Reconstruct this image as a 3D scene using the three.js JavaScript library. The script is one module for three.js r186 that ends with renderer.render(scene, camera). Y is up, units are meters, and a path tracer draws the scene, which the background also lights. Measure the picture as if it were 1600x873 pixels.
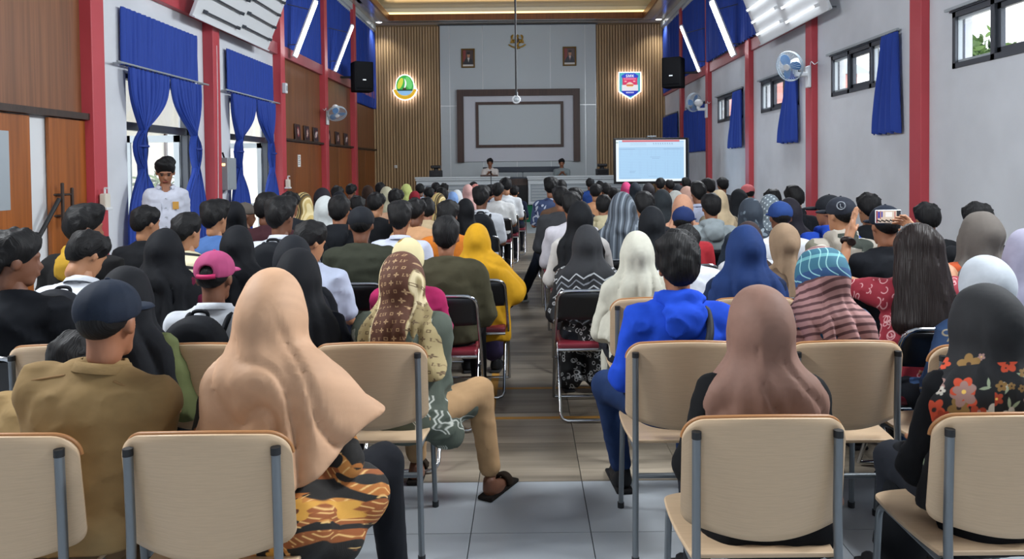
import * as THREE from 'three';
import { mergeGeometries } from 'three/addons/utils/BufferGeometryUtils.js';
import { RoundedBoxGeometry } from 'three/addons/geometries/RoundedBoxGeometry.js';
import { RectAreaLightUniformsLib } from 'three/addons/lights/RectAreaLightUniformsLib.js';
RectAreaLightUniformsLib.init();

// ---------------------------------------------------------------- camera, sky, exposure, large lights
const renderer = new THREE.WebGLRenderer({ antialias: true });
renderer.toneMapping = THREE.LinearToneMapping;
renderer.toneMappingExposure = 2.2;
renderer.shadowMap.enabled = true;
const scene = new THREE.Scene();
const camera = new THREE.PerspectiveCamera(2 * Math.atan(436.5 / 1150) * 180 / Math.PI, 1600 / 873, 0.05, 200);
camera.position.set(0, 1.55, 0);
camera.rotation.order = 'YXZ';
camera.rotation.set(-1.4 * Math.PI / 180, 0, -0.0105);
camera.setViewOffset(1600, 873, -22, 146.5, 1600, 873);      // level lens shifted down, as in the photograph
scene.add(camera);
scene.background = new THREE.Color().setRGB(1.5, 1.58, 1.68);   // bright overcast sky
const TUBE_POWER = 24, BOARD_POWER = 26, BOARD_IN_VIEW = 14, COVE_POWER = 0.6;
const COOL = new THREE.Color().setRGB(0.93, 0.97, 1.0), WARM = new THREE.Color().setRGB(1.0, 0.62, 0.22);

// ---------------------------------------------------------------- helpers
const { PI, sin, cos, abs, min, max, sqrt, floor, atan2, hypot } = Math;
const V = (x, y, z) => new THREE.Vector3(x, y, z);
let SEED = 7;
const rnd = () => { SEED = (SEED * 1664525 + 1013904223) >>> 0; return SEED / 4294967296; };
const rr = (a, b) => a + (b - a) * rnd();
const hash3 = (x, y, z) => { let h = (x * 374761393 + y * 668265263 + z * 2147483647) | 0; h = Math.imul(h ^ (h >>> 13), 1274126177); return ((h ^ (h >>> 16)) >>> 0) / 4294967296; };
function noise3(x, y, z) {
  const xi = floor(x), yi = floor(y), zi = floor(z); let u = x - xi, v = y - yi, w = z - zi;
  u = u * u * (3 - 2 * u); v = v * v * (3 - 2 * v); w = w * w * (3 - 2 * w);
  const L = (a, b, t) => a + (b - a) * t;
  return L(L(L(hash3(xi, yi, zi), hash3(xi + 1, yi, zi), u), L(hash3(xi, yi + 1, zi), hash3(xi + 1, yi + 1, zi), u), v),
    L(L(hash3(xi, yi, zi + 1), hash3(xi + 1, yi, zi + 1), u), L(hash3(xi, yi + 1, zi + 1), hash3(xi + 1, yi + 1, zi + 1), u), v), w) * 2 - 1;
}
const used = {};
function numbered(n) { if (!(n in used)) { used[n] = 0; return n; } used[n]++; return n + '_' + String(used[n]).padStart(3, '0'); }
function tag(o, label, category, group, kind) { o.userData.label = label; if (category) o.userData.category = category; if (group) o.userData.group = group; if (kind) o.userData.kind = kind; return o; }
function thing(name, label, category, pos = [0, 0, 0], turn = 0, group) {
  const o = new THREE.Group(); o.name = numbered(name); o.position.set(...pos); o.rotation.y = turn; scene.add(o);
  return tag(o, label, category, group);
}
function merged(g) {
  if (!Array.isArray(g)) return g;
  if (g.length === 1) return g[0];
  return mergeGeometries(g.map((x) => { const y = x.index ? x.toNonIndexed() : x; for (const k of Object.keys(y.attributes)) if (!['position', 'normal', 'uv'].includes(k)) y.deleteAttribute(k); return y; }));
}
function mesh(name, g, m, parent = scene) {
  const o = new THREE.Mesh(merged(g), m); o.name = parent === scene ? numbered(name) : name; o.castShadow = o.receiveShadow = true; parent.add(o); return o;
}
const struct = (name, g, m, parent = scene) => { const o = mesh(name, g, m, parent); if (parent === scene) o.userData.kind = 'structure'; return o; };
function stuffPart(name, g, m, parent) { const o = mesh(name, g, m, parent); o.userData.kind = 'stuff'; return o; }
// uv in metres from the face directions
function meterUV(g) {
  g = g.index ? g.toNonIndexed() : g; const p = g.attributes.position, uv = new Float32Array(p.count * 2); g.computeVertexNormals(); const n = g.attributes.normal;
  for (let i = 0; i < p.count; i++) {
    const ax = abs(n.getX(i)), ay = abs(n.getY(i)), az = abs(n.getZ(i));
    if (ay >= ax && ay >= az) { uv[2 * i] = p.getX(i); uv[2 * i + 1] = p.getZ(i); } else if (ax >= az) { uv[2 * i] = p.getZ(i); uv[2 * i + 1] = p.getY(i); } else { uv[2 * i] = p.getX(i); uv[2 * i + 1] = p.getY(i); }
  }
  g.setAttribute('uv', new THREE.BufferAttribute(uv, 2)); return g;
}
const B = (w, h, d, x = 0, y = 0, z = 0) => meterUV(new THREE.BoxGeometry(w, h, d).translate(x, y, z));
const Bx = (x0, x1, y0, y1, z0, z1) => B(x1 - x0, y1 - y0, z1 - z0, (x0 + x1) / 2, (y0 + y1) / 2, (z0 + z1) / 2);
const RB = (w, h, d, x = 0, y = 0, z = 0, r = 0.006, s = 2) => meterUV(new RoundedBoxGeometry(w, h, d, s, min(r, w * 0.49, h * 0.49, d * 0.49)).translate(x, y, z));
const Cyl = (r0, r1, h, x = 0, y = 0, z = 0, n = 20) => new THREE.CylinderGeometry(r0, r1, h, n).translate(x, y, z);
function rod(a, b, r = 0.01, n = 10) { const A = V(...a), d = V(...b).sub(A), g = new THREE.CylinderGeometry(r, r, d.length(), n); g.applyQuaternion(new THREE.Quaternion().setFromUnitVectors(V(0, 1, 0), d.clone().normalize())); return g.translate(A.x + d.x / 2, A.y + d.y / 2, A.z + d.z / 2); }
function tube(pts, r = 0.01, seg = 40, n = 10, closed = false, tension = 0.5) { return new THREE.TubeGeometry(new THREE.CatmullRomCurve3(pts.map((p) => V(...p)), closed, 'catmullrom', tension), seg, r, n, closed); }
function bentTube(pts, r, bend = 0.05, seg = 60, n = 10) {      // straight runs joined by rounded corners
  const path = new THREE.CurvePath(), P = pts.map((p) => V(...p)); let a = P[0];
  for (let i = 1; i < P.length; i++) {
    if (i === P.length - 1) { path.add(new THREE.LineCurve3(a, P[i])); break; }
    const d0 = P[i].clone().sub(P[i - 1]).normalize(), d1 = P[i + 1].clone().sub(P[i]).normalize(), s = P[i].clone().addScaledVector(d0, -bend), e = P[i].clone().addScaledVector(d1, bend);
    path.add(new THREE.LineCurve3(a, s)); path.add(new THREE.QuadraticBezierCurve3(s, P[i], e)); a = e;
  }
  return new THREE.TubeGeometry(path, seg, r, n, false);
}
function ext(shape, depth, bevel = 0.004) { return new THREE.ExtrudeGeometry(shape, { depth: depth - 2 * bevel, bevelEnabled: bevel > 0, bevelSize: bevel, bevelThickness: bevel, bevelSegments: 2, curveSegments: 24 }).translate(0, 0, bevel); }
const poly = (pts) => new THREE.Shape(pts.map((p) => new THREE.Vector2(...p)));

// ---------------------------------------------------------------- textures and materials
function canvasTex(w, h, draw, repeat, srgb = true) {
  const c = document.createElement('canvas'); c.width = w; c.height = h; const x = c.getContext('2d'); draw(x, w, h);
  const t = new THREE.CanvasTexture(c); t.wrapS = t.wrapT = THREE.RepeatWrapping; if (srgb) t.colorSpace = THREE.SRGBColorSpace; if (repeat) t.repeat.set(...repeat); return t;
}
function dataTex(n, f, repeat, srgb) {
  const d = new Uint8Array(n * n * 4);
  for (let j = 0; j < n; j++) for (let i = 0; i < n; i++) { const c = f(i / n, j / n), k = 4 * (j * n + i); for (let q = 0; q < 3; q++) d[k + q] = max(0, min(255, (c.length ? c[q] : c) * 255)); d[k + 3] = 255; }
  const t = new THREE.DataTexture(d, n, n); t.magFilter = THREE.LinearFilter; t.minFilter = THREE.LinearMipmapLinearFilter; t.generateMipmaps = true; t.wrapS = t.wrapT = THREE.RepeatWrapping; if (srgb) t.colorSpace = THREE.SRGBColorSpace; if (repeat) t.repeat.set(...repeat); t.needsUpdate = true; return t;
}
// periodic noise on the unit square
function pnoise(u, v, fx, fy, seed) { const x = u * fx, y = v * fy, xi = floor(x), yi = floor(y); let a = x - xi, b = y - yi; a = a * a * (3 - 2 * a); b = b * b * (3 - 2 * b); const h = (i, j) => hash3(((i % fx) + fx) % fx, ((j % fy) + fy) % fy, seed); return (h(xi, yi) * (1 - a) + h(xi + 1, yi) * a) * (1 - b) + (h(xi, yi + 1) * (1 - a) + h(xi + 1, yi + 1) * a) * b; }
const fbm = (u, v, f, s) => pnoise(u, v, f, f, s) * 0.5 + pnoise(u, v, 2 * f, 2 * f, s + 1) * 0.3 + pnoise(u, v, 4 * f, 4 * f, s + 2) * 0.2;
const plasterTint = dataTex(256, (u, v) => { const n = 0.93 + 0.07 * fbm(u, v, 6, 3); return [n, n, n]; }, [0.4, 0.4], true);
const plasterBump = dataTex(256, (u, v) => fbm(u, v, 24, 9), [1, 1]);
const woodTint = dataTex(512, (u, v) => { const g = pnoise(u, v, 60, 3, 1) * 0.5 + pnoise(u, v, 130, 6, 2) * 0.3 + pnoise(u, v, 9, 2, 3) * 0.5; const k = 0.72 + 0.28 * g; return [k, k * 0.98, k * 0.95]; }, [0.8, 0.45], true);
const beechTint = dataTex(256, (u, v) => { const g = pnoise(u, v, 4, 90, 1) * 0.5 + pnoise(u, v, 12, 160, 2) * 0.5; const k = 0.93 + 0.07 * g; return [k, k, k * 0.99]; }, [1.5, 1.5], true);
const plankTint = dataTex(512, (u, v) => { const g = pnoise(u, v, 3, 40, 1) * 0.5 + pnoise(u, v, 7, 110, 2) * 0.3 + pnoise(u, v, 4, 9, 3) * 0.6; const k = 0.62 + 0.4 * g; return [k, k * 0.985, k * 0.96]; }, [0.5, 0.8], true);
const clothBump = dataTex(128, (u, v) => 0.5 + 0.25 * sin(u * PI * 2 * 32) + 0.25 * sin(v * PI * 2 * 32) * 0.9, [14, 14]);
const clothTint = dataTex(256, (u, v) => { const n = 0.9 + 0.1 * fbm(u, v, 10, 21); return [n, n, n]; }, [2, 2], true);
const hairBump = dataTex(256, (u, v) => pnoise(u, v, 90, 5, 5) * 0.6 + pnoise(u, v, 45, 3, 6) * 0.4, [6, 3]);
const S = (hex) => new THREE.Color(hex);
const std = (o) => new THREE.MeshStandardMaterial(o);
const M = {
  wall: std({ color: new THREE.Color().setRGB(0.72, 0.755, 0.80), roughness: 0.85, map: plasterTint, bumpMap: plasterBump, bumpScale: 0.0008 }),
  red: std({ color: S('#c2464f'), roughness: 0.45, map: plasterTint }),
  beamPink: std({ color: S('#a8545c'), roughness: 0.5, map: plasterTint }),
  brownWood: std({ color: S('#8a5c3e'), roughness: 0.42, map: woodTint }),
  doorWood: std({ color: S('#a8622a'), roughness: 0.35, map: woodTint }),
  darkWood: std({ color: S('#3a2a22'), roughness: 0.5, map: woodTint }),
  frameWood: std({ color: S('#4c342c'), roughness: 0.45, map: woodTint }),
  slat: std({ color: S('#cdb088'), roughness: 0.6, map: woodTint }),
  slatBack: std({ color: S('#80694a'), roughness: 0.8 }),
  panelWhite: std({ color: S('#c2ccd0'), roughness: 0.35 }),
  screenWhite: std({ color: S('#d4d8e0'), roughness: 0.7 }),
  joint: std({ color: S('#e4e8ea'), roughness: 0.3, metalness: 0.3 }),
  ceiling: std({ color: S('#b9b3a6'), roughness: 0.16 }),
  ceilingTray: std({ color: S('#7f8792'), roughness: 0.14 }),
  coveWood: std({ color: S('#9a6236'), roughness: 0.4, map: woodTint }),
  tile: std({ color: S('#a6acb2'), roughness: 0.3, map: plasterTint }),
  grout: std({ color: S('#5a5f66'), roughness: 0.9 }),
  floorWood: std({ color: S('#9c9386'), roughness: 0.34, map: plankTint }),
  line: std({ color: S('#b8863a'), roughness: 0.6 }),
  green: std({ color: S('#0f5c40'), roughness: 0.95 }),
  counter: std({ color: S('#b9c0c3'), roughness: 0.4 }),
  counterPanel: std({ color: S('#8d959a'), roughness: 0.6 }),
  black: std({ color: S('#15171b'), roughness: 0.55 }),
  blackGloss: std({ color: S('#0d0e11'), roughness: 0.25 }),
  navyVinyl: std({ color: S('#2c3542'), roughness: 0.5 }),
  blue: std({ color: S('#1b3f9c'), roughness: 0.75, bumpMap: clothBump, bumpScale: 0.0004, side: THREE.DoubleSide }),
  blueSheen: new THREE.MeshPhysicalMaterial({ color: S('#16368c'), roughness: 0.55, sheen: 0.4, sheenRoughness: 0.5, sheenColor: S('#3a6ae0'), side: THREE.DoubleSide }),
  alu: std({ color: S('#4a4f57'), roughness: 0.4, metalness: 0.4 }),
  aluLight: std({ color: S('#a9b2b8'), roughness: 0.4, metalness: 0.3 }),
  chrome: std({ color: S('#c9cdd2'), roughness: 0.16, metalness: 1 }),
  steel: std({ color: S('#757b80'), roughness: 0.32, metalness: 0.55 }),
  white: std({ color: S('#dfe3e6'), roughness: 0.45 }),
  beech: std({ color: S('#c9ae90'), roughness: 0.4, map: beechTint }),
  beechEdge: std({ color: S('#9a6a3e'), roughness: 0.5 }),
  vinylBlack: std({ color: S('#1d1f23'), roughness: 0.4 }),
  vinylRed: std({ color: S('#6e1d2a'), roughness: 0.4 }),
  gold: std({ color: S('#b08a3a'), roughness: 0.35, metalness: 0.7 }),
  goldDark: std({ color: S('#6a5022'), roughness: 0.45, metalness: 0.5 }),
  glass: new THREE.MeshPhysicalMaterial({ color: 0xffffff, roughness: 0.02, transmission: 1, thickness: 0, ior: 1.5 }),
  skin: std({ color: S('#8a5b41'), roughness: 0.55 }),
  skinDark: std({ color: S('#6a432f'), roughness: 0.55 }),
  skinLight: std({ color: S('#a57555'), roughness: 0.55 }),
  hair: new THREE.MeshPhysicalMaterial({ specularIntensity: 0.5, color: S('#0d0d0f'), roughness: 0.62, bumpMap: hairBump, bumpScale: 0.003 }),
  hairBrown: new THREE.MeshPhysicalMaterial({ specularIntensity: 0.5, color: S('#190f0d'), roughness: 0.5, bumpMap: hairBump, bumpScale: 0.003 }),
  leaf: std({ color: S('#55702e'), roughness: 0.7, side: THREE.DoubleSide }),
  cream: std({ color: S('#d8d2c4'), roughness: 0.8 }),
  pinkWall: std({ color: S('#d99a92'), roughness: 0.85 }),
};
const glow = (c, k) => std({ color: 0xffffff, emissive: c, emissiveIntensity: k, roughness: 0.5 });
function areaLight(w, h, color, power, pos, target, parent = scene) { const l = new THREE.RectAreaLight(color, power, w, h); l.position.set(...pos); parent.add(l); l.lookAt(...target); return l; }
// ---------------------------------------------------------------- the hall
const XL = -4.95, XR = 4.55, ZB = -24, ZF = 2.5, YC = 6.2, T = 0.2;
const PR = [8.3, 11.47, 14.69, 17.98, 21.05], PL = [8.18, 11.36, 14.51, 17.71, 20.77];   // near faces of the wall columns

// floor: slab, then the tiles one by one where they can be told apart
{
  const f = struct('floor', Bx(XL - T, XR + T, -0.2, -0.012, ZB - T, ZF + T), M.grout);
  const tg = B(0.506, 0.012, 0.506, 0, -0.006, 0), woods = [0.86, 0.95, 1, 1.06].map((k) => { const m = M.floorWood.clone(); m.color.multiplyScalar(k); return m; }), tiles = [0.94, 1, 1.04].map((k) => { const m = M.tile.clone(); m.color.multiplyScalar(k); return m; });
  const tw = [0, 1, 2, 3].map((i) => { const g = tg.clone(), uv = g.attributes.uv; for (let j = 0; j < uv.count; j++) uv.setXY(j, uv.getX(j) + i * 0.37, uv.getY(j) + i * 0.61); return g; });
  const P = 0.51, x0 = -0.25, z0 = -3.6;
  const bulkW = [], bulkT = [];
  for (let i = -10; i < 10; i++) for (let j = -41; j < 12; j++) {
    const cx = x0 + P * (i + 0.5), cz = z0 + P * (j + 0.5); if (cx < XL || cx > XR || cz > ZF) continue;
    const white = j >= 0 || cz < -17.4, near = j >= 0 ? (j < 4 && i > -6 && i < 7) : (cz > -8 && abs(cx) < (cz > -5 ? 2.3 : 1.4));
    if (near) { const o = mesh('tile', white ? tg : tw[floor(rnd() * 4)], white ? tiles[floor(rnd() * 3)] : woods[floor(rnd() * 4)], f); o.position.set(cx, 0, cz); } else (white ? bulkT : bulkW).push(tg.clone().translate(cx, 0, cz));
  }
  stuffPart('tile', bulkW, M.floorWood, f).castShadow = false; stuffPart('tile', bulkT, M.tile, f).castShadow = false;
  for (const [n, g] of [['line', Bx(-0.27, -0.215, 0, 0.0015, -16.6, -4.5)], ['line', Bx(-4.6, 3.9, 0, 0.0014, -4.545, -4.505)], ['line', Bx(-4.6, 3.9, 0, 0.0014, -5.16, -5.12)]]) mesh('floor_' + n, g, M.line, f);
}
// ceiling with its recessed tray and glowing cove
{
  const tx0 = -4.22, tx1 = 3.72, tz0 = -23.1, tz1 = -1.5, c = [];
  c.push(Bx(XL - T, tx0, YC, YC + 0.12, ZB - T, ZF + T), Bx(tx1, XR + T, YC, YC + 0.12, ZB - T, ZF + T), Bx(tx0, tx1, YC, YC + 0.12, ZB - T, tz0), Bx(tx0, tx1, YC, YC + 0.12, tz1, ZF + T));
  const ce = struct('ceiling', c, M.ceiling);
  struct('tray_panel', Bx(tx0 - 0.4, tx1 + 0.4, YC + 0.42, YC + 0.55, tz0 - 0.4, tz1 + 0.4), M.ceilingTray, ce);
  struct('upstand', [Bx(tx0 - 0.4, tx0 - 0.3, YC, YC + 0.5, tz0 - 0.4, tz1 + 0.4), Bx(tx1 + 0.3, tx1 + 0.4, YC, YC + 0.5, tz0 - 0.4, tz1 + 0.4), Bx(tx0 - 0.4, tx1 + 0.4, YC, YC + 0.5, tz0 - 0.4, tz0 - 0.3), Bx(tx0 - 0.4, tx1 + 0.4, YC, YC + 0.5, tz1 + 0.3, tz1 + 0.4)], M.panelWhite, ce);
  for (const g of [Bx(tx0 - 0.03, tx0 + 0.02, YC - 0.02, YC + 0.17, tz0, tz1), Bx(tx1 - 0.02, tx1 + 0.03, YC - 0.02, YC + 0.17, tz0, tz1), Bx(tx0, tx1, YC - 0.02, YC + 0.17, tz0 - 0.03, tz0 + 0.02), Bx(tx0, tx1, YC - 0.02, YC + 0.17, tz1 - 0.02, tz1 + 0.03)]) mesh('cove_board', g, M.coveWood, ce);
  const led = glow(WARM, 1.1);
  const strips = [Bx(tx0 - 0.1, tx0 - 0.04, YC + 0.18, YC + 0.24, tz0, tz1), Bx(tx1 + 0.04, tx1 + 0.1, YC + 0.18, YC + 0.24, tz0, tz1), Bx(tx0 - 0.06, tx1 + 0.06, YC + 0.18, YC + 0.24, tz0 - 0.1, tz0 - 0.04)];
  tag(mesh('cove_light', strips, led), 'warm orange light strip running round the recessed ceiling tray', 'light');
  areaLight(7.6, 0.08, WARM, COVE_POWER, [(tx0 + tx1) / 2, YC + 0.26, tz0 + 0.02], [(tx0 + tx1) / 2, YC + 0.5, tz0 + 0.4]);
}
// end wall: slatted sides, pale panelled centre
{
  struct('wall_back', Bx(XL - T, XR + T, -0.2, YC, ZB - T, ZB), M.slatBack);
  for (const [a, b, n] of [[XL, -2.74, 1], [2.3, XR, 2]]) {
    const g = []; for (let x = a + 0.03; x < b - 0.02; x += 0.09) g.push(Bx(x, x + 0.056, 0.02, YC - 0.02, ZB, ZB + 0.04));
    const t = struct('trim_' + n, [Bx(a, b, YC - 0.05, YC, ZB + 0.04, ZB + 0.06)], M.slatBack); stuffPart('slat', g, M.slat, t);
  }
  const pw = struct('feature_wall', Bx(-2.74, 2.3, 0, YC - 0.03, ZB, ZB + 0.1), M.joint);
  const js = [-2.74, -2.433, -1.365, -0.28, 0.824, 1.95, 2.3];
  for (let i = 0; i + 1 < js.length; i++) for (const [y0, y1] of [[0.02, 3.56], [3.585, YC - 0.04]]) mesh('panel', Bx(js[i] + 0.012, js[i + 1] - 0.012, y0, y1, ZB + 0.1, ZB + 0.125), M.panelWhite, pw);
}
tag(mesh('cornice_strip', Bx(-2.8, 2.36, YC - 0.05, YC - 0.02, ZB + 0.1, ZB + 0.15), M.alu), 'thin dark strip along the top of the pale panelled wall', 'trim', null, 'structure');
{ // brown surround with its pale field and picture frame
  const z = ZB + 0.125, t = thing('stage_surround', 'dark brown timber surround framing a pale field behind the stage', 'frame', [-0.22, 0, z]);
  mesh('pale_field', Bx(-1.8, 1.8, 1.76, 3.9, 0, 0.05), M.screenWhite, t);
  mesh('frame_side', Bx(-1.98, -1.77, 1.74, 4.08, 0, 0.14), M.frameWood, t); mesh('frame_side', Bx(1.77, 1.98, 1.74, 4.08, 0, 0.14), M.frameWood, t); mesh('frame_top', Bx(-1.98, 1.98, 3.87, 4.08, 0, 0.141), M.frameWood, t);
  mesh('inner_frame', [Bx(-1.38, -1.29, 2.21, 3.68, 0.05, 0.1), Bx(1.36, 1.45, 2.21, 3.68, 0.05, 0.1), Bx(-1.38, 1.45, 3.59, 3.68, 0.05, 0.101), Bx(-1.38, 1.45, 2.21, 2.3, 0.05, 0.101)], M.frameWood, t);
  mesh('inner_panel', Bx(-1.29, 1.36, 2.3, 3.59, 0.05, 0.062), M.panelWhite, t);
}
// window wall on the +x side
const winZ = [[-5.6, -7.84], [-9.0, -10.94], [-12.25, -14.2], [-15.4, -17.4], [-18.7, -20.7], [-22.0, -23.8]], WY0 = 2.55, WY1 = 3.14;
{
  const g = []; let z = ZF + T; const more = [[-2.2, -4.2], ...winZ];
  for (const [a, b] of more) { g.push(Bx(XR, XR + T, WY0, WY1, a, z)); z = b; }
  g.push(Bx(XR, XR + T, WY0, WY1, ZB - T, z), Bx(XR, XR + T, -0.2, WY0, ZB - T, ZF + T), Bx(XR, XR + T, WY1, YC + 0.12, ZB - T, ZF + T));
  struct('wall_right', g, M.wall);
  more.forEach(([a, b], i) => {
    const w = new THREE.Group(); w.name = 'window_' + (i + 1); w.userData.kind = 'structure'; scene.add(w);
    const x0 = XR - 0.015, x1 = XR + 0.09, L = a - b, f = 0.055;
    mesh('window_frame', [Bx(x0, x1, WY0, WY0 + f, b, a), Bx(x0, x1, WY1 - f, WY1, b, a), Bx(x0, x1, WY0, WY1, a - f, a), Bx(x0, x1, WY0, WY1, b, b + f), B(0.105, WY1 - WY0, 0.06, (x0 + x1) / 2, (WY0 + WY1) / 2, b + L * 0.30), B(0.105, WY1 - WY0, 0.06, (x0 + x1) / 2, (WY0 + WY1) / 2, b + L * 0.64)], M.alu, w);
    const xs = [0, 0.30, 0.64, 1].map((k) => b + L * k);
    for (let k = 0; k < 3; k++) {
      const s = k === 1 ? 0.055 : 0.03, A = xs[k] + 0.03, C = xs[k + 1] - 0.03;
      mesh('sash', [Bx(x0 + 0.03, x1 - 0.03, WY0 + f, WY0 + f + s, A, C), Bx(x0 + 0.03, x1 - 0.03, WY1 - f - s, WY1 - f, A, C), Bx(x0 + 0.03, x1 - 0.03, WY0 + f, WY1 - f, A, A + s), Bx(x0 + 0.03, x1 - 0.03, WY0 + f, WY1 - f, C - s, C)], k === 1 ? M.alu : M.aluLight, w);
      mesh('pane', Bx(XR + 0.03, XR + 0.036, WY0 + f + s, WY1 - f - s, A + s, C - s), M.glass, w);
    }
    mesh('curtain_rail', Bx(XR - 0.07, XR - 0.04, WY1 + 0.015, WY1 + 0.045, b - 0.06, a + 0.1), M.aluLight, w); mesh('rail_cover', Bx(XR - 0.035, XR, WY1, WY1 + 0.05, b - 0.02, a + 0.02), M.alu, w);
  });
}
// door wall on the -x side: openings for the two curtained doorways
const doorZ = [[-9.15, -10.95], [-12.35, -14.3]], DH = 2.78;
{
  const g = [Bx(XL - T, XL, DH, YC + 0.12, ZB - T, ZF + T)]; let z = ZF + T;
  for (const [a, b] of doorZ) { g.push(Bx(XL - T, XL, -0.2, DH, a, z)); z = b; }
  g.push(Bx(XL - T, XL, -0.2, DH, ZB - T, z)); struct('wall_left', g, M.wall);
  doorZ.forEach(([a, b], i) => {
    const w = new THREE.Group(); w.name = 'door_' + (i + 1); w.userData.kind = 'structure'; scene.add(w);
    const x0 = XL - 0.15, x1 = XL - 0.05, m = a - 0.62;
    mesh('door_frame', [Bx(x0, x1, 0, DH, a - 0.06, a), Bx(x0, x1, 0, DH, b, b + 0.06), Bx(x0, x1, DH - 0.06, DH, b, a), Bx(x0, x1, 2.08, 2.18, b, a), Bx(x0, x1, 2.1, DH, m - 0.04, m)], M.alu, w);
    mesh('pane', Bx(XL - 0.105, XL - 0.1, 2.18, DH - 0.06, m, a - 0.06), M.glass, w); mesh('pane', Bx(XL - 0.105, XL - 0.1, 2.18, DH - 0.06, b + 0.06, m - 0.04), M.glass, w);
    const d = mesh('door_leaf', [Bx(XL - 0.95, XL - 0.15, 0.02, 0.12, b + 0.07, b + 0.11), Bx(XL - 0.95, XL - 0.15, 1.98, 2.08, b + 0.07, b + 0.11), Bx(XL - 0.95, XL - 0.87, 0.02, 2.08, b + 0.07, b + 0.11), Bx(XL - 0.23, XL - 0.15, 0.02, 2.08, b + 0.07, b + 0.11), Bx(XL - 0.95, XL - 0.15, 0.85, 0.92, b + 0.07, b + 0.11)], M.aluLight, w);
    mesh('pane', Bx(XL - 0.87, XL - 0.23, 0.12, 1.98, b + 0.087, b + 0.093), M.glass, d);
  });
}
struct('wall_front', Bx(XL - T, XR + T, -0.2, YC + 0.12, ZF, ZF + T), M.wall);
// red columns and the ring beam
for (const d of PR) struct('column', RB(0.1, YC, 0.25, XR - 0.05, YC / 2, -d - 0.125, 0.008), M.red);
for (const d of PL) struct('column', RB(0.16, YC, 0.25, XL + 0.08, YC / 2, -d - 0.125, 0.008), M.red);
for (let i = 0; i < 5; i++) struct('beam', RB(0.1, 0.23, 3.0, XL + 0.05, 3.94, -(PL[i] + 0.25 + (i < 4 ? PL[i + 1] : 24)) / 2 , 0.006).scale(1, 1, 1), i < 1 ? M.red : M.beamPink);
for (let i = 1; i < 5; i++) struct('beam', RB(0.06, 0.23, i < 4 ? PR[i + 1] - PR[i] - 0.25 : 2.7, XR - 0.03, 3.94, -(PR[i] + 0.25 + (i < 4 ? PR[i + 1] : 24)) / 2, 0.006), M.beamPink);
// cornices along both walls
struct('trim_3', [Bx(XL, XL + 0.14, YC - 0.16, YC, -24, ZF), Bx(XL, XL + 0.07, YC - 0.24, YC - 0.16, -24, ZF)], M.panelWhite); struct('trim_4', [Bx(XR - 0.14, XR, YC - 0.16, YC, -24, ZF), Bx(XR - 0.07, XR, YC - 0.24, YC - 0.16, -24, ZF)], M.panelWhite);
// timber bays on the door wall
function timberBay(z0, z1, n, kids) { // z0 nearer the camera
  const t = struct('timber_wall', Bx(XL, XL + 0.02, 2.2, 3.83, z1, z0), M.brownWood);
  mesh('ledge', Bx(XL, XL + 0.11, 2.155, 2.2, z1, z0), M.darkWood, t);
  const w = (z0 - z1) / n;
  for (let i = 0; i < n; i++) mesh('door_panel', RB(0.035, 2.13, w - 0.012, XL + 0.02, 1.075, z0 - w * (i + 0.5), 0.004), M.doorWood.clone(), t).material.color.multiplyScalar([0.62, 0.8, 0.74][i % 3]);
  return t;
}
timberBay(-14.76, -17.71, 3); timberBay(-17.96, -20.77, 2); timberBay(-21.02, -23.99, 2);
{ // near bay: tall plywood, folding doors standing ajar before a white panel
  const t = struct('timber_wall', [Bx(XL, XL + 0.03, 2.2, 6.0, -8.18, 1.0)], M.brownWood);
  mesh('ledge', Bx(XL, XL + 0.12, 2.13, 2.2, -8.18, 1.0), M.darkWood, t);
  mesh('white_panel', Bx(XL, XL + 0.012, 0.05, 2.13, -8.0, -7.0), M.white, t);
  for (const [a, b] of [[-5.0, -6.1], [-6.12, -7.3]]) { const p = mesh('door_panel', RB(0.04, 2.1, a - b - 0.02, XL + 0.03, 1.07, (a + b) / 2, 0.004), M.doorWood, t); }
  mesh('door_pane', Bx(XL + 0.05, XL + 0.056, 1.2, 1.95, -6.98, -6.3), M.aluLight, t);
  const leaf = mesh('door_leaf', RB(0.04, 2.1, 0.62, XL + 0.045, 1.07, -7.87, 0.004), M.doorWood, t);
  mesh('pull_bracket', [RB(0.03, 0.45, 0.03, XL + 0.16, 1.22, -7.6, 0.01), RB(0.03, 0.38, 0.03, XL + 0.16, 1.2, -7.76, 0.01), rod([XL + 0.05, 1.32, -7.6], [XL + 0.16, 1.32, -7.76], 0.012), rod([XL + 0.05, 1.1, -7.6], [XL + 0.16, 1.1, -7.76], 0.012)], M.darkWood, leaf);
  mesh('door_stay', rod([XL + 0.14, 1.28, -7.58], [XL + 0.07, 0.85, -7.3], 0.022), M.black, leaf);
}
// stage: riser with green carpet
struct('stage_floor', Bx(XL, XR, 0, 0.47, ZB, -20.95), M.brownWood);
struct('stage_riser', [Bx(XL, XR, 0, 0.49, -20.95, -20.93), Bx(XL, XR, 0.47, 0.495, -23, -20.93)], M.green);
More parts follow.
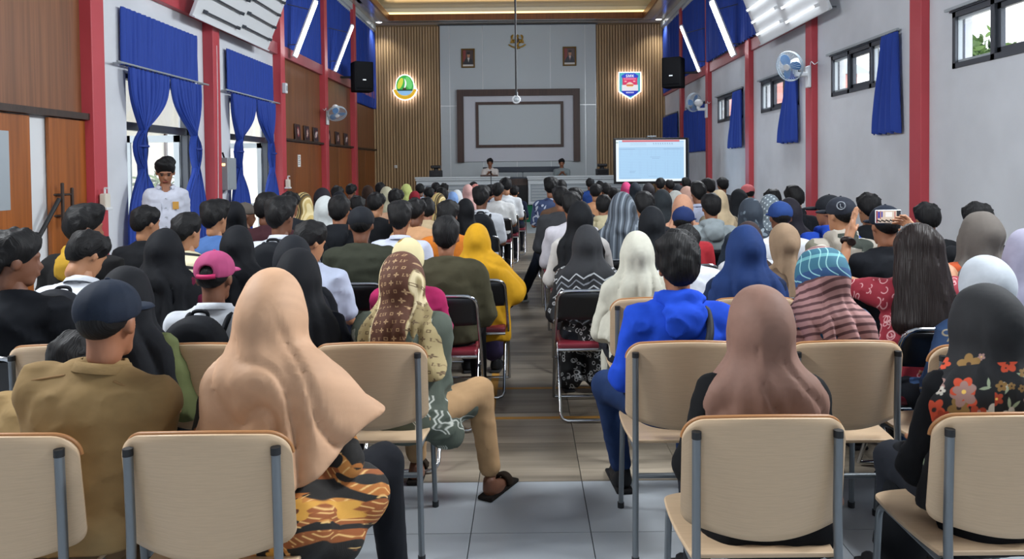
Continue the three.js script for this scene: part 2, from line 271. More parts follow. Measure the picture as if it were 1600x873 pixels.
// ---------------------------------------------------------------- stage furniture
function counter(x0, x1, label) {
  const t = thing('stage_counter', label, 'counter', [0, 0.495, 0]), z = -20.9, L = x1 - x0;
  mesh('top', [RB(L + 0.08, 0.05, 0.55, (x0 + x1) / 2, 0.79, z - 0.25, 0.008), RB(L + 0.04, 0.05, 0.52, (x0 + x1) / 2, 0.735, z - 0.25, 0.01)], M.counter, t);
  mesh('body', Bx(x0, x1, 0, 0.72, z - 0.48, z - 0.04), M.counter, t);
  mesh('moulding', [RB(L, 0.035, 0.03, (x0 + x1) / 2, 0.6, z - 0.03, 0.008), RB(L, 0.06, 0.03, (x0 + x1) / 2, 0.05, z - 0.03, 0.008), RB(0.05, 0.6, 0.03, x0 + 0.03, 0.32, z - 0.031, 0.008), RB(0.05, 0.6, 0.03, x1 - 0.03, 0.32, z - 0.031, 0.008)], M.counter, t);
  mesh('inset_panel', Bx(x0 + 0.07, x1 - 0.07, 0.09, 0.575, z - 0.045, z - 0.036), M.counterPanel, t);
  const g = []; for (let k = 0; k < 5; k++) g.push(Bx(x0 + 0.1, x1 - 0.1, 0.15 + k * 0.085, 0.165 + k * 0.085, z - 0.036, z - 0.031)); mesh('inset_moulding', g, M.counter, t);
}
counter(-3.12, -0.49, 'long white moulded stage counter on the side toward the curtained doors');
counter(0.06, 3.4, 'long white moulded stage counter reaching behind the large screen');
{ const t = thing('stage_gate', 'dark wooden gate closing the gap between the two counters', 'gate', [-0.215, 0.495, -21.2]);
  mesh('leaf', Bx(-0.27, 0.27, 0, 0.55, -0.02, 0.02), M.blackGloss, t); mesh('top_rail', Bx(-0.27, 0.27, 0.55, 0.74, -0.03, 0.03), M.darkWood, t); }
{ const t = thing('long_bench', 'long bench with dark navy padded rails behind the speakers', 'bench', [-0.1, 0.495, -22.75]);
  mesh('back_rail', RB(2.5, 0.17, 0.08, 0.02, 1.0, 0, 0.02), M.navyVinyl, t); mesh('lower_rail', RB(3.3, 0.09, 0.08, 0.0, 0.72, 0.01, 0.02), M.navyVinyl, t); mesh('seat', RB(3.3, 0.09, 0.45, 0, 0.42, 0.25, 0.02), M.navyVinyl, t);
  for (const x of [-1.2, 0, 1.2]) { mesh('post', Bx(x - 0.025, x + 0.025, 0, 1.0, -0.05, -0.01), M.steel, t); mesh('leg', Bx(x - 0.025, x + 0.025, 0, 0.38, 0.38, 0.43), M.steel, t); } }
function monitor(x, label) {
  const t = thing('monitor_speaker', label, 'speaker', [x, 1.31, -21.25]);
  mesh('cabinet', RB(0.36, 0.19, 0.3, 0, 0.095, 0, 0.02), M.black, t); mesh('neck', Cyl(0.05, 0.07, 0.08, 0, 0.22, 0), M.black, t); mesh('horn', RB(0.28, 0.09, 0.2, 0, 0.29, 0, 0.025), M.blackGloss, t); mesh('grille', Bx(-0.15, 0.15, 0.03, 0.16, 0.15, 0.156), M.blackGloss, t);
}
monitor(-2.6, 'small black speaker stack on the end of the counter near the gold slats'); monitor(2.2, 'small black speaker stack on the counter beside the large screen');
{ const t = thing('sign_on_counter', 'small wooden name board lying before the speaker in the white shirt', 'sign', [-1.05, 1.31, -20.98]); mesh('board', RB(0.5, 0.05, 0.08, 0, 0.025, 0, 0.01), M.frameWood, t); }
{ const t = thing('microphone_stand', 'thin black microphone stand before the speaker in white', 'stand', [-0.98, 0, -20.6]); mesh('pole', rod([0, 0, 0], [0, 1.36, 0], 0.012), M.black, t); mesh('base', Cyl(0.1, 0.12, 0.02, 0, 0.01, 0), M.black, t); mesh('microphone', Cyl(0.022, 0.014, 0.12, 0, 1.41, 0), M.blackGloss, t); }
// large screen on its stand
const sheetTex = canvasTex(1024, 640, (x, w, h) => {
  x.fillStyle = '#a9d0f0'; x.fillRect(0, 0, w, h); x.fillStyle = '#eaf4fb'; x.fillRect(0, 0, w, 16); x.fillRect(0, 0, 40, h); x.fillRect(w - 26, 0, 26, h); x.fillRect(0, h - 36, w, 36);
  x.fillStyle = '#cf6a72'; x.fillRect(90, 4, w - 180, 28); x.fillStyle = '#2f7a5a'; x.fillRect(0, 36, 34, 10); x.fillStyle = '#bfdcf4'; x.fillRect(40, 36, w - 66, 80);
  x.fillStyle = '#7f98b6'; for (let i = 0; i < 12; i++) x.fillRect(210 + i * 20, 50 + (i % 2) * 4, 12, 5); for (let i = 0; i < 12; i++) x.fillRect(210 + i * 20, 74, 12, 4); for (let i = 0; i < 9; i++) { x.fillRect(545 + i * 34, 50, 14, 14); x.fillRect(545 + i * 34, 76, 20, 4); }
  x.fillStyle = '#93aed0'; for (let j = 0; j < 3; j++) x.fillRect(40, 118 + j * 14, w - 66, 3); for (let j = 0; j < 34; j++) x.fillRect(40, 150 + j * 13, w - 66, 1);
  for (const k of [60, 210, 235, 340, 360, 460, 520, 580, 720, 760, 850, 900, 950]) { x.fillRect(k, 150, 1.5, 100); x.fillRect(k, 330, 1.5, 220); }
  x.fillStyle = '#7c93b5'; for (const [a, b, c] of [[500, 262, 150], [530, 285, 100], [480, 560, 120], [60, 140, 220], [700, 140, 240], [200, 480, 80], [200, 500, 70], [60, 590, 300]]) for (let q = 0; q < c; q += 11) x.fillRect(a + q, b, 7, 5);
});
{ const t = thing('screen_display', 'large flat screen showing a pale blue spreadsheet beside the counter', 'screen', [2.885, 0, -17], 0.05);
  mesh('casing', RB(1.72, 1.06, 0.07, 0, 1.68, -0.02, 0.012), M.blackGloss, t);
  const m = std({ color: 0x05070a, roughness: 0.3, emissive: 0xffffff, emissiveMap: sheetTex, emissiveIntensity: 0.48 });
  const p = new THREE.PlaneGeometry(1.62, 0.955).translate(0, 1.685, 0.0175); mesh('screen', p, m, t);
  mesh('control_bar', Bx(0.83, 0.9, 1.16, 2.2, -0.1, -0.02), M.navyVinyl, t); mesh('post', [Bx(-0.5, -0.44, 0.1, 1.3, -0.14, -0.08), Bx(0.44, 0.5, 0.1, 1.3, -0.14, -0.08)], M.black, t); mesh('base', [RB(1.2, 0.05, 0.07, 0, 0.1, -0.11, 0.01), RB(0.06, 0.05, 0.7, -0.5, 0.08, -0.1, 0.01), RB(0.06, 0.05, 0.7, 0.5, 0.08, -0.1, 0.01)], M.black, t);
  for (const [cx, cz] of [[-0.5, 0.22], [0.5, 0.22], [-0.5, -0.42], [0.5, -0.42]]) mesh('caster', Cyl(0.035, 0.035, 0.03).rotateZ(PI / 2).translate(cx, 0.035, cz), M.black, t);
  mesh('camera_bar', [RB(0.22, 0.035, 0.07, 0.02, 2.24, 0, 0.01), RB(0.04, 0.03, 0.04, 0.02, 2.215, 0, 0.005)], M.steel, t);
  areaLight(1.6, 0.95, S('#a9d0f0'), 1.2, [0, 1.685, 0.05], [2.885, 1.685, -10], t).lookAt(2.885, 1.685, -10); }
// ---------------------------------------------------------------- on the end wall
const portraitTex = (jacket, tie, bg) => canvasTex(128, 176, (x, w, h) => {
  x.fillStyle = bg; x.fillRect(0, 0, w, h); x.fillStyle = '#8a3a34'; x.fillRect(0, 0, w * 0.3, h * 0.7); x.fillStyle = '#d9d6d0'; x.fillRect(0, h * 0.87, w, h * 0.13);
  x.fillStyle = jacket; x.beginPath(); x.moveTo(w * 0.1, h * 0.87); x.quadraticCurveTo(w * 0.15, h * 0.52, w * 0.42, h * 0.48); x.lineTo(w * 0.66, h * 0.48); x.quadraticCurveTo(w * 0.9, h * 0.52, w * 0.93, h * 0.87); x.fill();
  x.fillStyle = '#e8e6e0'; x.beginPath(); x.moveTo(w * 0.44, h * 0.47); x.lineTo(w * 0.64, h * 0.47); x.lineTo(w * 0.54, h * 0.75); x.fill(); x.fillStyle = tie; x.fillRect(w * 0.52, h * 0.5, w * 0.05, h * 0.2);
  x.fillStyle = '#b98a68'; x.beginPath(); x.ellipse(w * 0.54, h * 0.33, w * 0.125, h * 0.14, 0, 0, 7); x.fill(); x.fillStyle = '#14110f'; x.beginPath(); x.ellipse(w * 0.54, h * 0.2, w * 0.15, h * 0.07, 0, 0, 7); x.fill();
});
function portrait(x, y, label, tex) {
  const t = thing('portrait', label, 'portrait', [x, y, ZB + 0.127]); const w = 0.44, h = 0.62;
  mesh('frame', [RB(w, 0.05, 0.045, 0, h / 2 - 0.025, 0.02, 0.012), RB(w, 0.05, 0.045, 0, -h / 2 + 0.025, 0.02, 0.012), RB(0.05, h, 0.045, -w / 2 + 0.025, 0, 0.021, 0.012), RB(0.05, h, 0.045, w / 2 - 0.025, 0, 0.021, 0.012)], M.goldDark, t);
  mesh('print', new THREE.PlaneGeometry(w - 0.08, h - 0.08).translate(0, 0, 0.012), std({ map: tex, roughness: 0.3 }), t); mesh('backing', Bx(-w / 2 + 0.02, w / 2 - 0.02, -h / 2 + 0.02, h / 2 - 0.02, 0, 0.01), M.black, t);
}
portrait(-1.83, 5.1, 'framed official portrait on the pale wall above the slats with a round emblem', portraitTex('#23262e', '#c9c4b4', '#4a3a38'));
portrait(1.447, 5.13, 'framed official portrait on the pale wall on the shield sign side', portraitTex('#262b36', '#a03030', '#5a4440'));
{ // gilded eagle emblem
  const t = thing('eagle_emblem', 'gilded eagle emblem with raised wings high on the pale wall', 'emblem', [-0.24, 5.62, ZB + 0.13]);
  const E = (rx, ry, rz, x, y, z) => new THREE.SphereGeometry(1, 16, 12).scale(rx, ry, rz).translate(x, y, z);
  mesh('body', [E(0.075, 0.15, 0.05, 0, 0, 0.05), E(0.04, 0.05, 0.04, 0.015, 0.17, 0.06), new THREE.ConeGeometry(0.015, 0.06, 8).rotateZ(-PI / 2).translate(0.065, 0.17, 0.06)], M.gold, t);
  for (const s of [-1, 1]) { const w = mesh('wing', E(0.06, 0.05, 0.03, s * 0.09, 0.02, 0.04), M.gold, t); for (let k = 0; k < 6; k++) { const a = 0.35 + k * 0.17, L = 0.2 + k * 0.018; mesh('feather', RB(0.032, L, 0.02, 0, L / 2, 0, 0.009).rotateZ(-s * (0.55 - k * 0.17)).translate(s * (0.09 + k * 0.024), -0.05 - k * 0.012 + k * 0.01, 0.03 + k * 0.003), k % 2 ? M.gold : M.goldDark, w); } }
  for (let k = -2; k <= 2; k++) mesh('tail_feather', RB(0.03, 0.15, 0.018, 0, -0.075, 0, 0.008).rotateZ(k * 0.2).translate(k * 0.012, -0.1, 0.03), k % 2 ? M.gold : M.goldDark, t);
  const sh = new THREE.Shape(); sh.moveTo(-0.05, 0.06); sh.lineTo(0.05, 0.06); sh.quadraticCurveTo(0.05, -0.04, 0, -0.07); sh.quadraticCurveTo(-0.05, -0.04, -0.05, 0.06); mesh('shield', ext(sh, 0.02).translate(0, 0, 0.095), M.frameWood, t);
  mesh('ribbon', tube([[-0.27, -0.1, 0.05], [-0.16, -0.17, 0.06], [0, -0.2, 0.07], [0.16, -0.17, 0.06], [0.27, -0.1, 0.05]], 0.022, 30, 8), M.gold, t);
}
const roundTex = canvasTex(512, 512, (x) => { // 0..1 of a 0.86 m square
  x.fillStyle = '#fff'; x.fillRect(0, 0, 512, 512); x.save(); x.beginPath(); x.ellipse(256, 235, 170, 205, 0, 0, 7); x.clip();
  x.fillStyle = '#3fae4c'; x.fillRect(0, 0, 512, 512); x.fillStyle = '#d2d84a'; x.beginPath(); x.ellipse(170, 190, 46, 110, 0.35, 0, 7); x.fill(); x.fillStyle = '#6fcf74'; x.beginPath(); x.ellipse(330, 180, 60, 120, -0.3, 0, 7); x.fill();
  x.fillStyle = '#f4f8f4'; x.beginPath(); x.moveTo(240, 90); x.quadraticCurveTo(330, 170, 250, 300); x.lineTo(228, 300); x.quadraticCurveTo(280, 190, 240, 90); x.fill(); x.fillStyle = '#4a3a26'; x.fillRect(215, 275, 70, 50);
  x.fillStyle = '#123a3a'; x.fillRect(60, 310, 400, 26); x.fillStyle = '#9fd0ee'; x.fillRect(60, 334, 400, 140); x.fillStyle = '#5a90d0'; for (let k = 0; k < 4; k++) x.fillRect(90 + k * 12, 350 + k * 24, 320, 8); x.restore();
  x.lineWidth = 12; x.strokeStyle = '#eef6ee'; x.beginPath(); x.ellipse(256, 235, 172, 207, 0, 0, 7); x.stroke();
  x.fillStyle = '#e2b42c'; x.beginPath(); x.moveTo(20, 310); x.lineTo(90, 300); x.quadraticCurveTo(130, 420, 256, 424); x.quadraticCurveTo(382, 420, 422, 300); x.lineTo(492, 310); x.quadraticCurveTo(430, 500, 256, 506); x.quadraticCurveTo(82, 500, 20, 310); x.fill();
  x.fillStyle = '#a07a14'; for (let k = 0; k < 11; k++) { const a = 2.35 - k * 0.155; x.fillRect(256 + 165 * cos(a) - 5, 310 + 152 * sin(a) - 6, 10, 12); }
});
const shieldTex = canvasTex(512, 640, (x, w, h) => {
  x.fillStyle = '#59bcc8'; x.fillRect(0, 0, w, h); x.fillStyle = '#3a4fd0'; x.beginPath(); x.moveTo(70, 110); x.lineTo(160, 50); x.lineTo(360, 50); x.lineTo(442, 110); x.lineTo(410, 170); x.lineTo(100, 170); x.fill();
  x.fillStyle = '#e0426e'; x.fillRect(100, 150, 312, 160); x.fillStyle = '#f4f1f6'; x.fillRect(85, 310, 342, 130); x.fillStyle = '#3443c4'; x.beginPath(); x.moveTo(70, 440); x.lineTo(442, 440); x.lineTo(390, 520); x.lineTo(256, 570); x.lineTo(122, 520); x.fill();
  x.fillStyle = '#ffffff'; x.font = 'bold 84px sans-serif'; x.textAlign = 'center'; x.fillText('SMK', 256, 138); x.fillStyle = '#ff9ec0'; for (let k = 0; k < 9; k++) x.fillRect(128 + k * 29, 160, 19, 30);
  x.fillStyle = '#f6d8c8'; x.beginPath(); x.moveTo(170, 310); x.quadraticCurveTo(256, 180, 342, 310); x.fill(); x.fillStyle = '#e06a3a'; x.fillRect(180, 300, 152, 34); x.fillStyle = '#f2e2b0'; x.fillRect(190, 334, 132, 26); x.fillStyle = '#ffb8c4'; x.fillRect(140, 215, 46, 30); x.fillRect(326, 215, 46, 30);
  x.fillStyle = '#e8e8ff'; for (let k = 0; k < 6; k++) x.fillRect(176 + k * 28, 466, 20, 28);
});
function unitUV(g, x0, y0, w, h) { const p = g.attributes.position, uv = g.attributes.uv; for (let i = 0; i < p.count; i++) uv.setXY(i, (p.getX(i) - x0) / w, (p.getY(i) - y0) / h); return g; }
function litSign(name, label, x, y, shape, tex, w, h) {
  const t = thing(name, label, 'sign', [x, y, ZB + 0.13]), c = new THREE.Color().setRGB(0.86, 0.84, 1);
  mesh('edge', ext(shape, 0.04, 0), glow(c, 2.6), t); mesh('standoff', [rod([-0.15, 0.1, -0.09], [-0.15, 0.1, 0], 0.012), rod([0.15, 0.1, -0.09], [0.15, 0.1, 0], 0.012)], M.steel, t);
  const f = new THREE.ShapeGeometry(shape, 40); f.scale(0.955, 0.955, 1); unitUV(f, -w / 2, -h / 2, w, h); f.translate(0, 0, 0.042); mesh('face', f, std({ map: tex, roughness: 0.4, emissive: 0xffffff, emissiveMap: tex, emissiveIntensity: 0.3 }), t);
  const l = new THREE.PointLight(c, 0.25); l.position.set(0, 0, -0.04); t.add(l);
}
{ const s = new THREE.Shape(); const W = 0.86; s.moveTo(-0.4, -0.1); s.lineTo(-0.3, -0.06); s.absellipse(0, 0.035, 0.3, 0.36, PI, 0, true); s.lineTo(0.4, -0.1); s.quadraticCurveTo(0.3, -0.42, 0, -0.43); s.quadraticCurveTo(-0.3, -0.42, -0.4, -0.1);
  litSign('emblem_sign', 'backlit oval green emblem with a yellow ribbon on the slatted wall', -3.88, 4.2, s, roundTex, W, W);
  const q = poly([[-0.36, 0.43], [0.36, 0.43], [0.36, -0.2], [0.02, -0.44], [-0.36, -0.2]]); litSign('shield_sign', 'backlit blue and red shield sign on the slatted wall above the screen', 3.385, 4.17, q, shieldTex, 0.78, 0.92); }
{ const t = thing('wall_switch', 'tiny white switch on the slats above the audience', 'switch', [-4.23, 1.28 + 0.35, ZB + 0.041]); mesh('plate', RB(0.09, 0.09, 0.012, 0, 0, 0.006, 0.004), M.white, t); mesh('rocker', RB(0.04, 0.05, 0.01, 0, 0, 0.015, 0.003), M.cream, t); }
// ---------------------------------------------------------------- lamps
function tubeBoard(side, lit, label) { // white reflector board with staggered tubes, leaning out from the wall
  const L = 3.02, H = 1.5, t = thing('light_board', label, 'light', [side < 0 ? XL + 0.24 : XR - 0.22, 3.74, -11.95], 0);
  const g = new THREE.Group(); g.name = 'reflector_panel'; 
  const tilt = side < 0 ? 0.38 : -0.38; const tr = (q) => q.rotateZ(side < 0 ? -0.38 : 0.38);   // top leans into the room
  const face = side < 0 ? 1 : -1;
  const pan = mesh('reflector_panel', [tr(RB(0.05, H, L, 0, H / 2, 0, 0.008))], M.white, t);
  mesh('panel_rim', [tr(Bx(min(0, face * 0.06), max(0, face * 0.06), 0, 0.02, -L / 2, L / 2)), tr(Bx(min(0, face * 0.06), max(0, face * 0.06), H - 0.02, H, -L / 2, L / 2))], M.white, t);
  for (let r = 0; r < 6; r++) for (let c = 0; c < 2; c++) {
    const y = 0.2 + r * 0.235 + (c ? 0.0 : -0.06), z0 = c ? -L / 2 + 0.12 : 0.02 + (r % 2) * 0.05, z1 = z0 + 1.25, x = face * 0.07, on = lit;
    const tb = mesh('lamp_tube', tr(rod([x, y, z0 + 0.03], [x, y, z1 - 0.03], 0.014, 12)), on ? glow(COOL, r < 2 && c === 0 ? 1.6 : 1.6) : M.alu, t);
    for (const zz of [z0 + 0.015, z1 - 0.015]) mesh('tube_holder', tr(RB(0.07, 0.05, 0.03, face * 0.055, y, zz, 0.005)), lit ? M.white : M.alu, tb);
  }
  mesh('wall_bracket', [rod([0, 0.1, -1.2], [-face * 0.2, 0.1, -1.2], 0.012), rod([0, 0.1, 1.2], [-face * 0.2, 0.1, 1.2], 0.012), rod([face * 0.4, H * 0.86, -1.2], [-face * 0.2, 1.3, -1.2], 0.012), rod([face * 0.4, H * 0.86, 1.2], [-face * 0.2, 1.3, 1.2], 0.012)], M.steel, t);
  if (lit) { const c = V(face * 0.1, H / 2, 0).applyAxisAngle(V(0, 0, 1), side < 0 ? -0.38 : 0.38); const p = t.position; const l = areaLight(2.7, 1.3, COOL, BOARD_IN_VIEW, [c.x, c.y, 0], [0, 0, 0], t); l.lookAt(p.x + c.x + face * cos(0.38) * 2, p.y + c.y - sin(0.38) * 2, p.z); }
}
tubeBoard(-1, false, 'white reflector board with dark unlit tubes leaning from the wall above the curtained doors');
tubeBoard(1, true, 'white reflector board with bright lit tubes leaning from the window wall');
function batten(x, y, z, n, label) {
  const face = x < 0 ? 1 : -1, t = thing('tube_lamp', label, 'light', [x, y, z]);
  const a = [0, 0, 0], b = [face * 0.46, 1.15, 0]; const dir = V(...b).normalize();
  const q = new THREE.Quaternion().setFromUnitVectors(V(0, 1, 0), dir);
  const bx = (g) => g.applyQuaternion(q);
  mesh('batten', bx(RB(0.035, 1.24, 0.07 * n, 0, 0.62, 0, 0.006)).translate(-face * 0.03, 0, 0), M.white, t);
  for (let k = 0; k < n; k++) mesh('lamp_tube', bx(rod([face * 0.02, 0.02, (k - (n - 1) / 2) * 0.065], [face * 0.02, 1.2, (k - (n - 1) / 2) * 0.065], 0.022, 12)), glow(COOL, 6), t);
  mesh('end_cap', [bx(RB(0.06, 0.03, 0.075 * n, 0, 0.0, 0, 0.006)), bx(RB(0.06, 0.03, 0.075 * n, 0, 1.23, 0, 0.006))], M.white, t);
  mesh('stay', rod([face * 0.08, 0.25, 0], [-face * 0.23, 0.25, 0], 0.01), M.steel, t); mesh('stay', rod([face * 0.36, 0.95, 0], [-face * 0.23, 1.1, 0], 0.01), M.steel, t);
  const m = V(face * 0.23, 0.58, 0).add(V(face * 0.09, -0.04, 0)); const l = areaLight(0.16 * n, 1.15, COOL, TUBE_POWER, [m.x, m.y, m.z], [0, 0, 0], t); l.up.copy(dir); l.lookAt(x + m.x + face * 2, y + m.y - 0.8, z);
}
batten(XL + 0.22, 3.88, -15.2, 2, 'pair of bright leaning tube lamps on the column nearest the unlit board'); batten(XL + 0.22, 4.0, -18.4, 1, 'single bright leaning tube lamp near the loudspeaker by the round emblem');
batten(XR - 0.22, 3.82, -15.3, 3, 'wide bright leaning tube lamp cluster beyond the lit reflector board'); batten(XR - 0.22, 3.88, -18.3, 1, 'single bright leaning tube lamp before the loudspeaker on the shield side');
for (const [x, s] of [[-4.6, 'above the round emblem'], [4.25, 'above the shield sign']]) { const t = thing('downlight', 'small round recessed downlight in the ceiling ' + s, 'light', [x, YC, -23.4]); mesh('ring', new THREE.TorusGeometry(0.1, 0.015, 10, 28).rotateX(PI / 2), M.white, t); mesh('lamp_lens', Cyl(0.09, 0.09, 0.012, 0, -0.004, 0), glow(new THREE.Color(1, 0.98, 0.94), 6), t);
  const l = new THREE.SpotLight(new THREE.Color().setRGB(1, 0.95, 0.85), 2.6, 8, 1.0, 0.6, 2); l.position.set(0, -0.03, 0); l.target.position.set(0, -3, -0.15); t.add(l, l.target); l.castShadow = true; }
// the same boards hang behind the camera, where the hall goes on
for (const [x, z] of [[XL + 0.5, -3.2], [XR - 0.5, -3.2]]) { const s = x < 0 ? 1 : -1, t = thing('light_board', 'white reflector board with tubes beyond the edge of the photograph on the ' + (x < 0 ? 'door' : 'window') + ' wall', 'light', [x, 4.4, z]); mesh('reflector_panel', RB(0.05, 1.2, 2.6, 0, 0, 0, 0.008).rotateZ(-s * 0.38), M.white, t); for (let k = -1; k < 2; k++) mesh('lamp_tube', rod([s * 0.07, k * 0.3, -1.2], [s * 0.07, k * 0.3, 1.2], 0.016).rotateZ(-s * 0.38), glow(COOL, 3), t); areaLight(2.4, 1.0, COOL, BOARD_POWER, [s * 0.12, 0, 0], [0, 0, 0], t).lookAt(x + s * 2, 3.7, z); }
{ const t = thing('hanging_bulb', 'thin black pole with a white round lamp hanging over the aisle', 'lamp', [-0.145, 2.66, -12]); mesh('pole', rod([0, 0.06, 0], [0, 3.96, 0], 0.017), M.black, t); mesh('lamp_ring', new THREE.TorusGeometry(0.055, 0.016, 12, 30), M.white, t); mesh('lens', new THREE.SphereGeometry(0.05, 20, 14).scale(1, 1, 0.5), M.aluLight, t); mesh('hook', rod([0.02, 0.05, 0.02], [0.02, 0.12, 0.0], 0.006), M.white, t); }
// ---------------------------------------------------------------- loudspeakers, fans, fittings
const cabBlack = new THREE.MeshPhysicalMaterial({ color: S('#0c0d10'), roughness: 0.9, specularIntensity: 0.3 });
function loudspeaker(x, z, turn, label) { const t = thing('loudspeaker', label, 'speaker', [x, 3.58, z], turn); mesh('cabinet', RB(0.5, 0.78, 0.42, 0, 0.39, 0, 0.03, 3), cabBlack, t); mesh('grille', RB(0.44, 0.68, 0.02, 0, 0.42, 0.212, 0.01), cabBlack, t); mesh('badge', B(0.09, 0.03, 0.006, 0, 0.3, 0.225), M.white, t); const wx = (x < 0 ? XL : XR) - x, lx = wx * cos(turn), lz = wx * sin(turn); mesh('bracket', rod([0, 0.4, -0.15], [lx, 0.4, lz], 0.03), M.black, t); }
loudspeaker(-4.28, -19.4, 0.5, 'black loudspeaker hung before the blue curtain near the round emblem'); loudspeaker(3.86, -19.2, -0.5, 'black loudspeaker hung before the blue curtain near the shield sign');
const fanBlue = std({ color: S('#4f86c0'), roughness: 0.35 }), fanPale = std({ color: S('#b4c4d0'), roughness: 0.4 });
function wallFan(x, y, z, yaw, pitch, dx, label) {
  const t = thing('wall_fan', label, 'fan', [x, y, z]); const s = dx;   // dx: +1 points into the room from the door wall
  mesh('wall_plate', RB(0.05, 0.34, 0.13, 0, -0.06, 0, 0.015), M.white, t); mesh('arm', [RB(0.2, 0.07, 0.07, s * 0.11, -0.02, 0, 0.02), RB(0.07, 0.14, 0.07, s * 0.2, 0.05, 0, 0.02)], M.white, t);
  const R = (g) => g.rotateX(pitch).rotateY(yaw).translate(s * 0.2, 0.14, 0);
  mesh('motor', R(new THREE.SphereGeometry(0.09, 20, 14).scale(1, 1, 1.35).translate(0, 0, -0.02)), M.white, t);
  const gd = [], r = 0.23; gd.push(R(new THREE.TorusGeometry(r, 0.009, 8, 40).translate(0, 0, 0.16)), R(new THREE.TorusGeometry(r * 0.97, 0.008, 8, 40).translate(0, 0, 0.12)));
  for (let k = 0; k < 36; k++) { const a = k * PI / 18; gd.push(R(tube([[cos(a) * 0.04, sin(a) * 0.04, 0.22], [cos(a) * 0.15, sin(a) * 0.15, 0.215], [cos(a) * r, sin(a) * r, 0.16], [cos(a) * 0.16, sin(a) * 0.16, 0.09], [cos(a) * 0.05, sin(a) * 0.05, 0.08]], 0.0022, 10, 4))); }
  mesh('guard', gd, fanPale, t); mesh('guard_badge', R(new THREE.CylinderGeometry(0.05, 0.05, 0.012, 24).rotateX(PI / 2).translate(0, 0, 0.222)), M.white, t);
  for (let k = 0; k < 3; k++) { const b = new THREE.Shape(); b.moveTo(0.02, -0.03); b.bezierCurveTo(0.1, -0.1, 0.2, -0.09, 0.205, 0.0); b.bezierCurveTo(0.2, 0.07, 0.1, 0.09, 0.02, 0.03); mesh('blade', R(ext(b, 0.006, 0.001).rotateX(0.3).rotateZ(k * 2 * PI / 3).translate(0, 0, 0.15)), fanBlue, t); }
  mesh('cord', tube([[0, 0.08, 0.07], [0, 0.16, 0.12], [0, 0.1, 0.25], [0.0, 0.12, 0.4]], 0.006, 24, 6), M.white, t);
}
wallFan(XL + 0.19, 2.86, -17.75, 0.5, 0.85, 1, 'white wall fan with blue blades on the red column by the timber bays');
wallFan(XR - 0.13, 2.98, -11.52, -1.0, 0.3, -1, 'white wall fan with blue blades on the red column beneath the lit board');
wallFan(XR - 0.13, 2.95, -18.02, -2.6, -0.15, -1, 'white wall fan seen from behind over a blue curtain near the screen');
{ const t = thing('fuse_box', 'grey metal box with a small glowing dial beside the red column', 'box', [XL + 0.09, 1.5, -11.95]); mesh('box', RB(0.18, 0.52, 0.34, 0, 0, 0, 0.008), M.aluLight, t); mesh('door', RB(0.012, 0.48, 0.3, 0.094, 0, 0, 0.003), M.aluLight, t); mesh('dial_light', Bx(-0.02, 0.05, 0.13, 0.17, 0.171, 0.175), glow(new THREE.Color(1, 0.5, 0.12), 1.5), t); mesh('conduit', rod([0, 0.26, 0.08], [0, 0.34, 0.14], 0.014), M.black, t); }
mesh('wall_cable', tube([[XL + 0.16, 3.5, -11.5], [XL + 0.165, 2.5, -11.48], [XL + 0.165, 1.6, -11.45], [XL + 0.165, 0.9, -11.42]], 0.006, 40, 6), M.white); tag(scene.children.at(-1), 'thin white cable running down the red column by the fuse box', 'cable');
function dispenser(x, y, z, label) { const t = thing('soap_bottle', label, 'bottle', [x, y, z]); mesh('bottle', RB(0.08, 0.17, 0.1, 0, 0.085, 0, 0.02, 3), M.cream, t); mesh('pump', [Cyl(0.012, 0.012, 0.06, 0, 0.2, 0), RB(0.05, 0.02, 0.02, 0.02, 0.23, 0, 0.006)], M.white, t); mesh('holder', RB(0.11, 0.03, 0.12, 0, 0.0, 0, 0.006), M.white, t); }
dispenser(XL + 0.22, 1.14, -8.26, 'cream pump bottle on the red column beside the plywood doors'); dispenser(XL + 0.22, 1.2, -14.62, 'cream pump bottle on the red column by the timber door with a notice');
{ const t = thing('sensor_box', 'small white box high on the red column by the timber bays', 'box', [XL + 0.2, 3.17, -14.6]); mesh('case', RB(0.08, 0.2, 0.12, 0, 0, 0, 0.012), M.white, t); mesh('vent', Bx(0.04, 0.043, -0.05, 0.05, -0.04, 0.04), M.aluLight, t); }
const noticeTex = canvasTex(128, 180, (x, w, h) => { x.fillStyle = '#e6e6e2'; x.fillRect(0, 0, w, h); x.fillStyle = '#6a6a6a'; for (let k = 0; k < 5; k++) x.fillRect(24, 26 + k * 28, k % 2 ? 60 : 80, 9); });
tag(mesh('notice', B(0.004, 0.26, 0.2, XL + 0.043, 1.75, -15.95), [0, 0, 0, 0, 0, 0].map((_, i) => std({ map: noticeTex, roughness: 0.8 }))[0]), 'white paper notice taped to the timber door', 'notice');
{ const g = scene.children.at(-1).geometry; const p = g.attributes.position; const uv = g.attributes.uv; for (let i = 0; i < p.count; i++) uv.setXY(i, (-p.getZ(i) - 15.85) / 0.2 , (p.getY(i) - 1.62) / 0.26); }
const motif = (bg, a, b, k) => canvasTex(96, 128, (x, w, h) => { x.fillStyle = bg; x.fillRect(0, 0, w, h); x.fillStyle = a; x.beginPath(); x.ellipse(w / 2, h * 0.5, w * 0.24, h * 0.36, k * 0.4, 0, 7); x.fill(); x.fillStyle = b; for (let i = 0; i < 9; i++) { const t = i * 2.4 + k; x.beginPath(); x.ellipse(w / 2 + cos(t) * w * 0.2, h / 2 + sin(t) * h * 0.3, 7, 12, t, 0, 7); x.fill(); } });
const puppets = [motif('#3a1c20', '#b89a90', '#8a2a30', 0), motif('#2a1620', '#c8a89a', '#5a2030', 1), motif('#26202c', '#d6c8c4', '#6a3038', 2)];
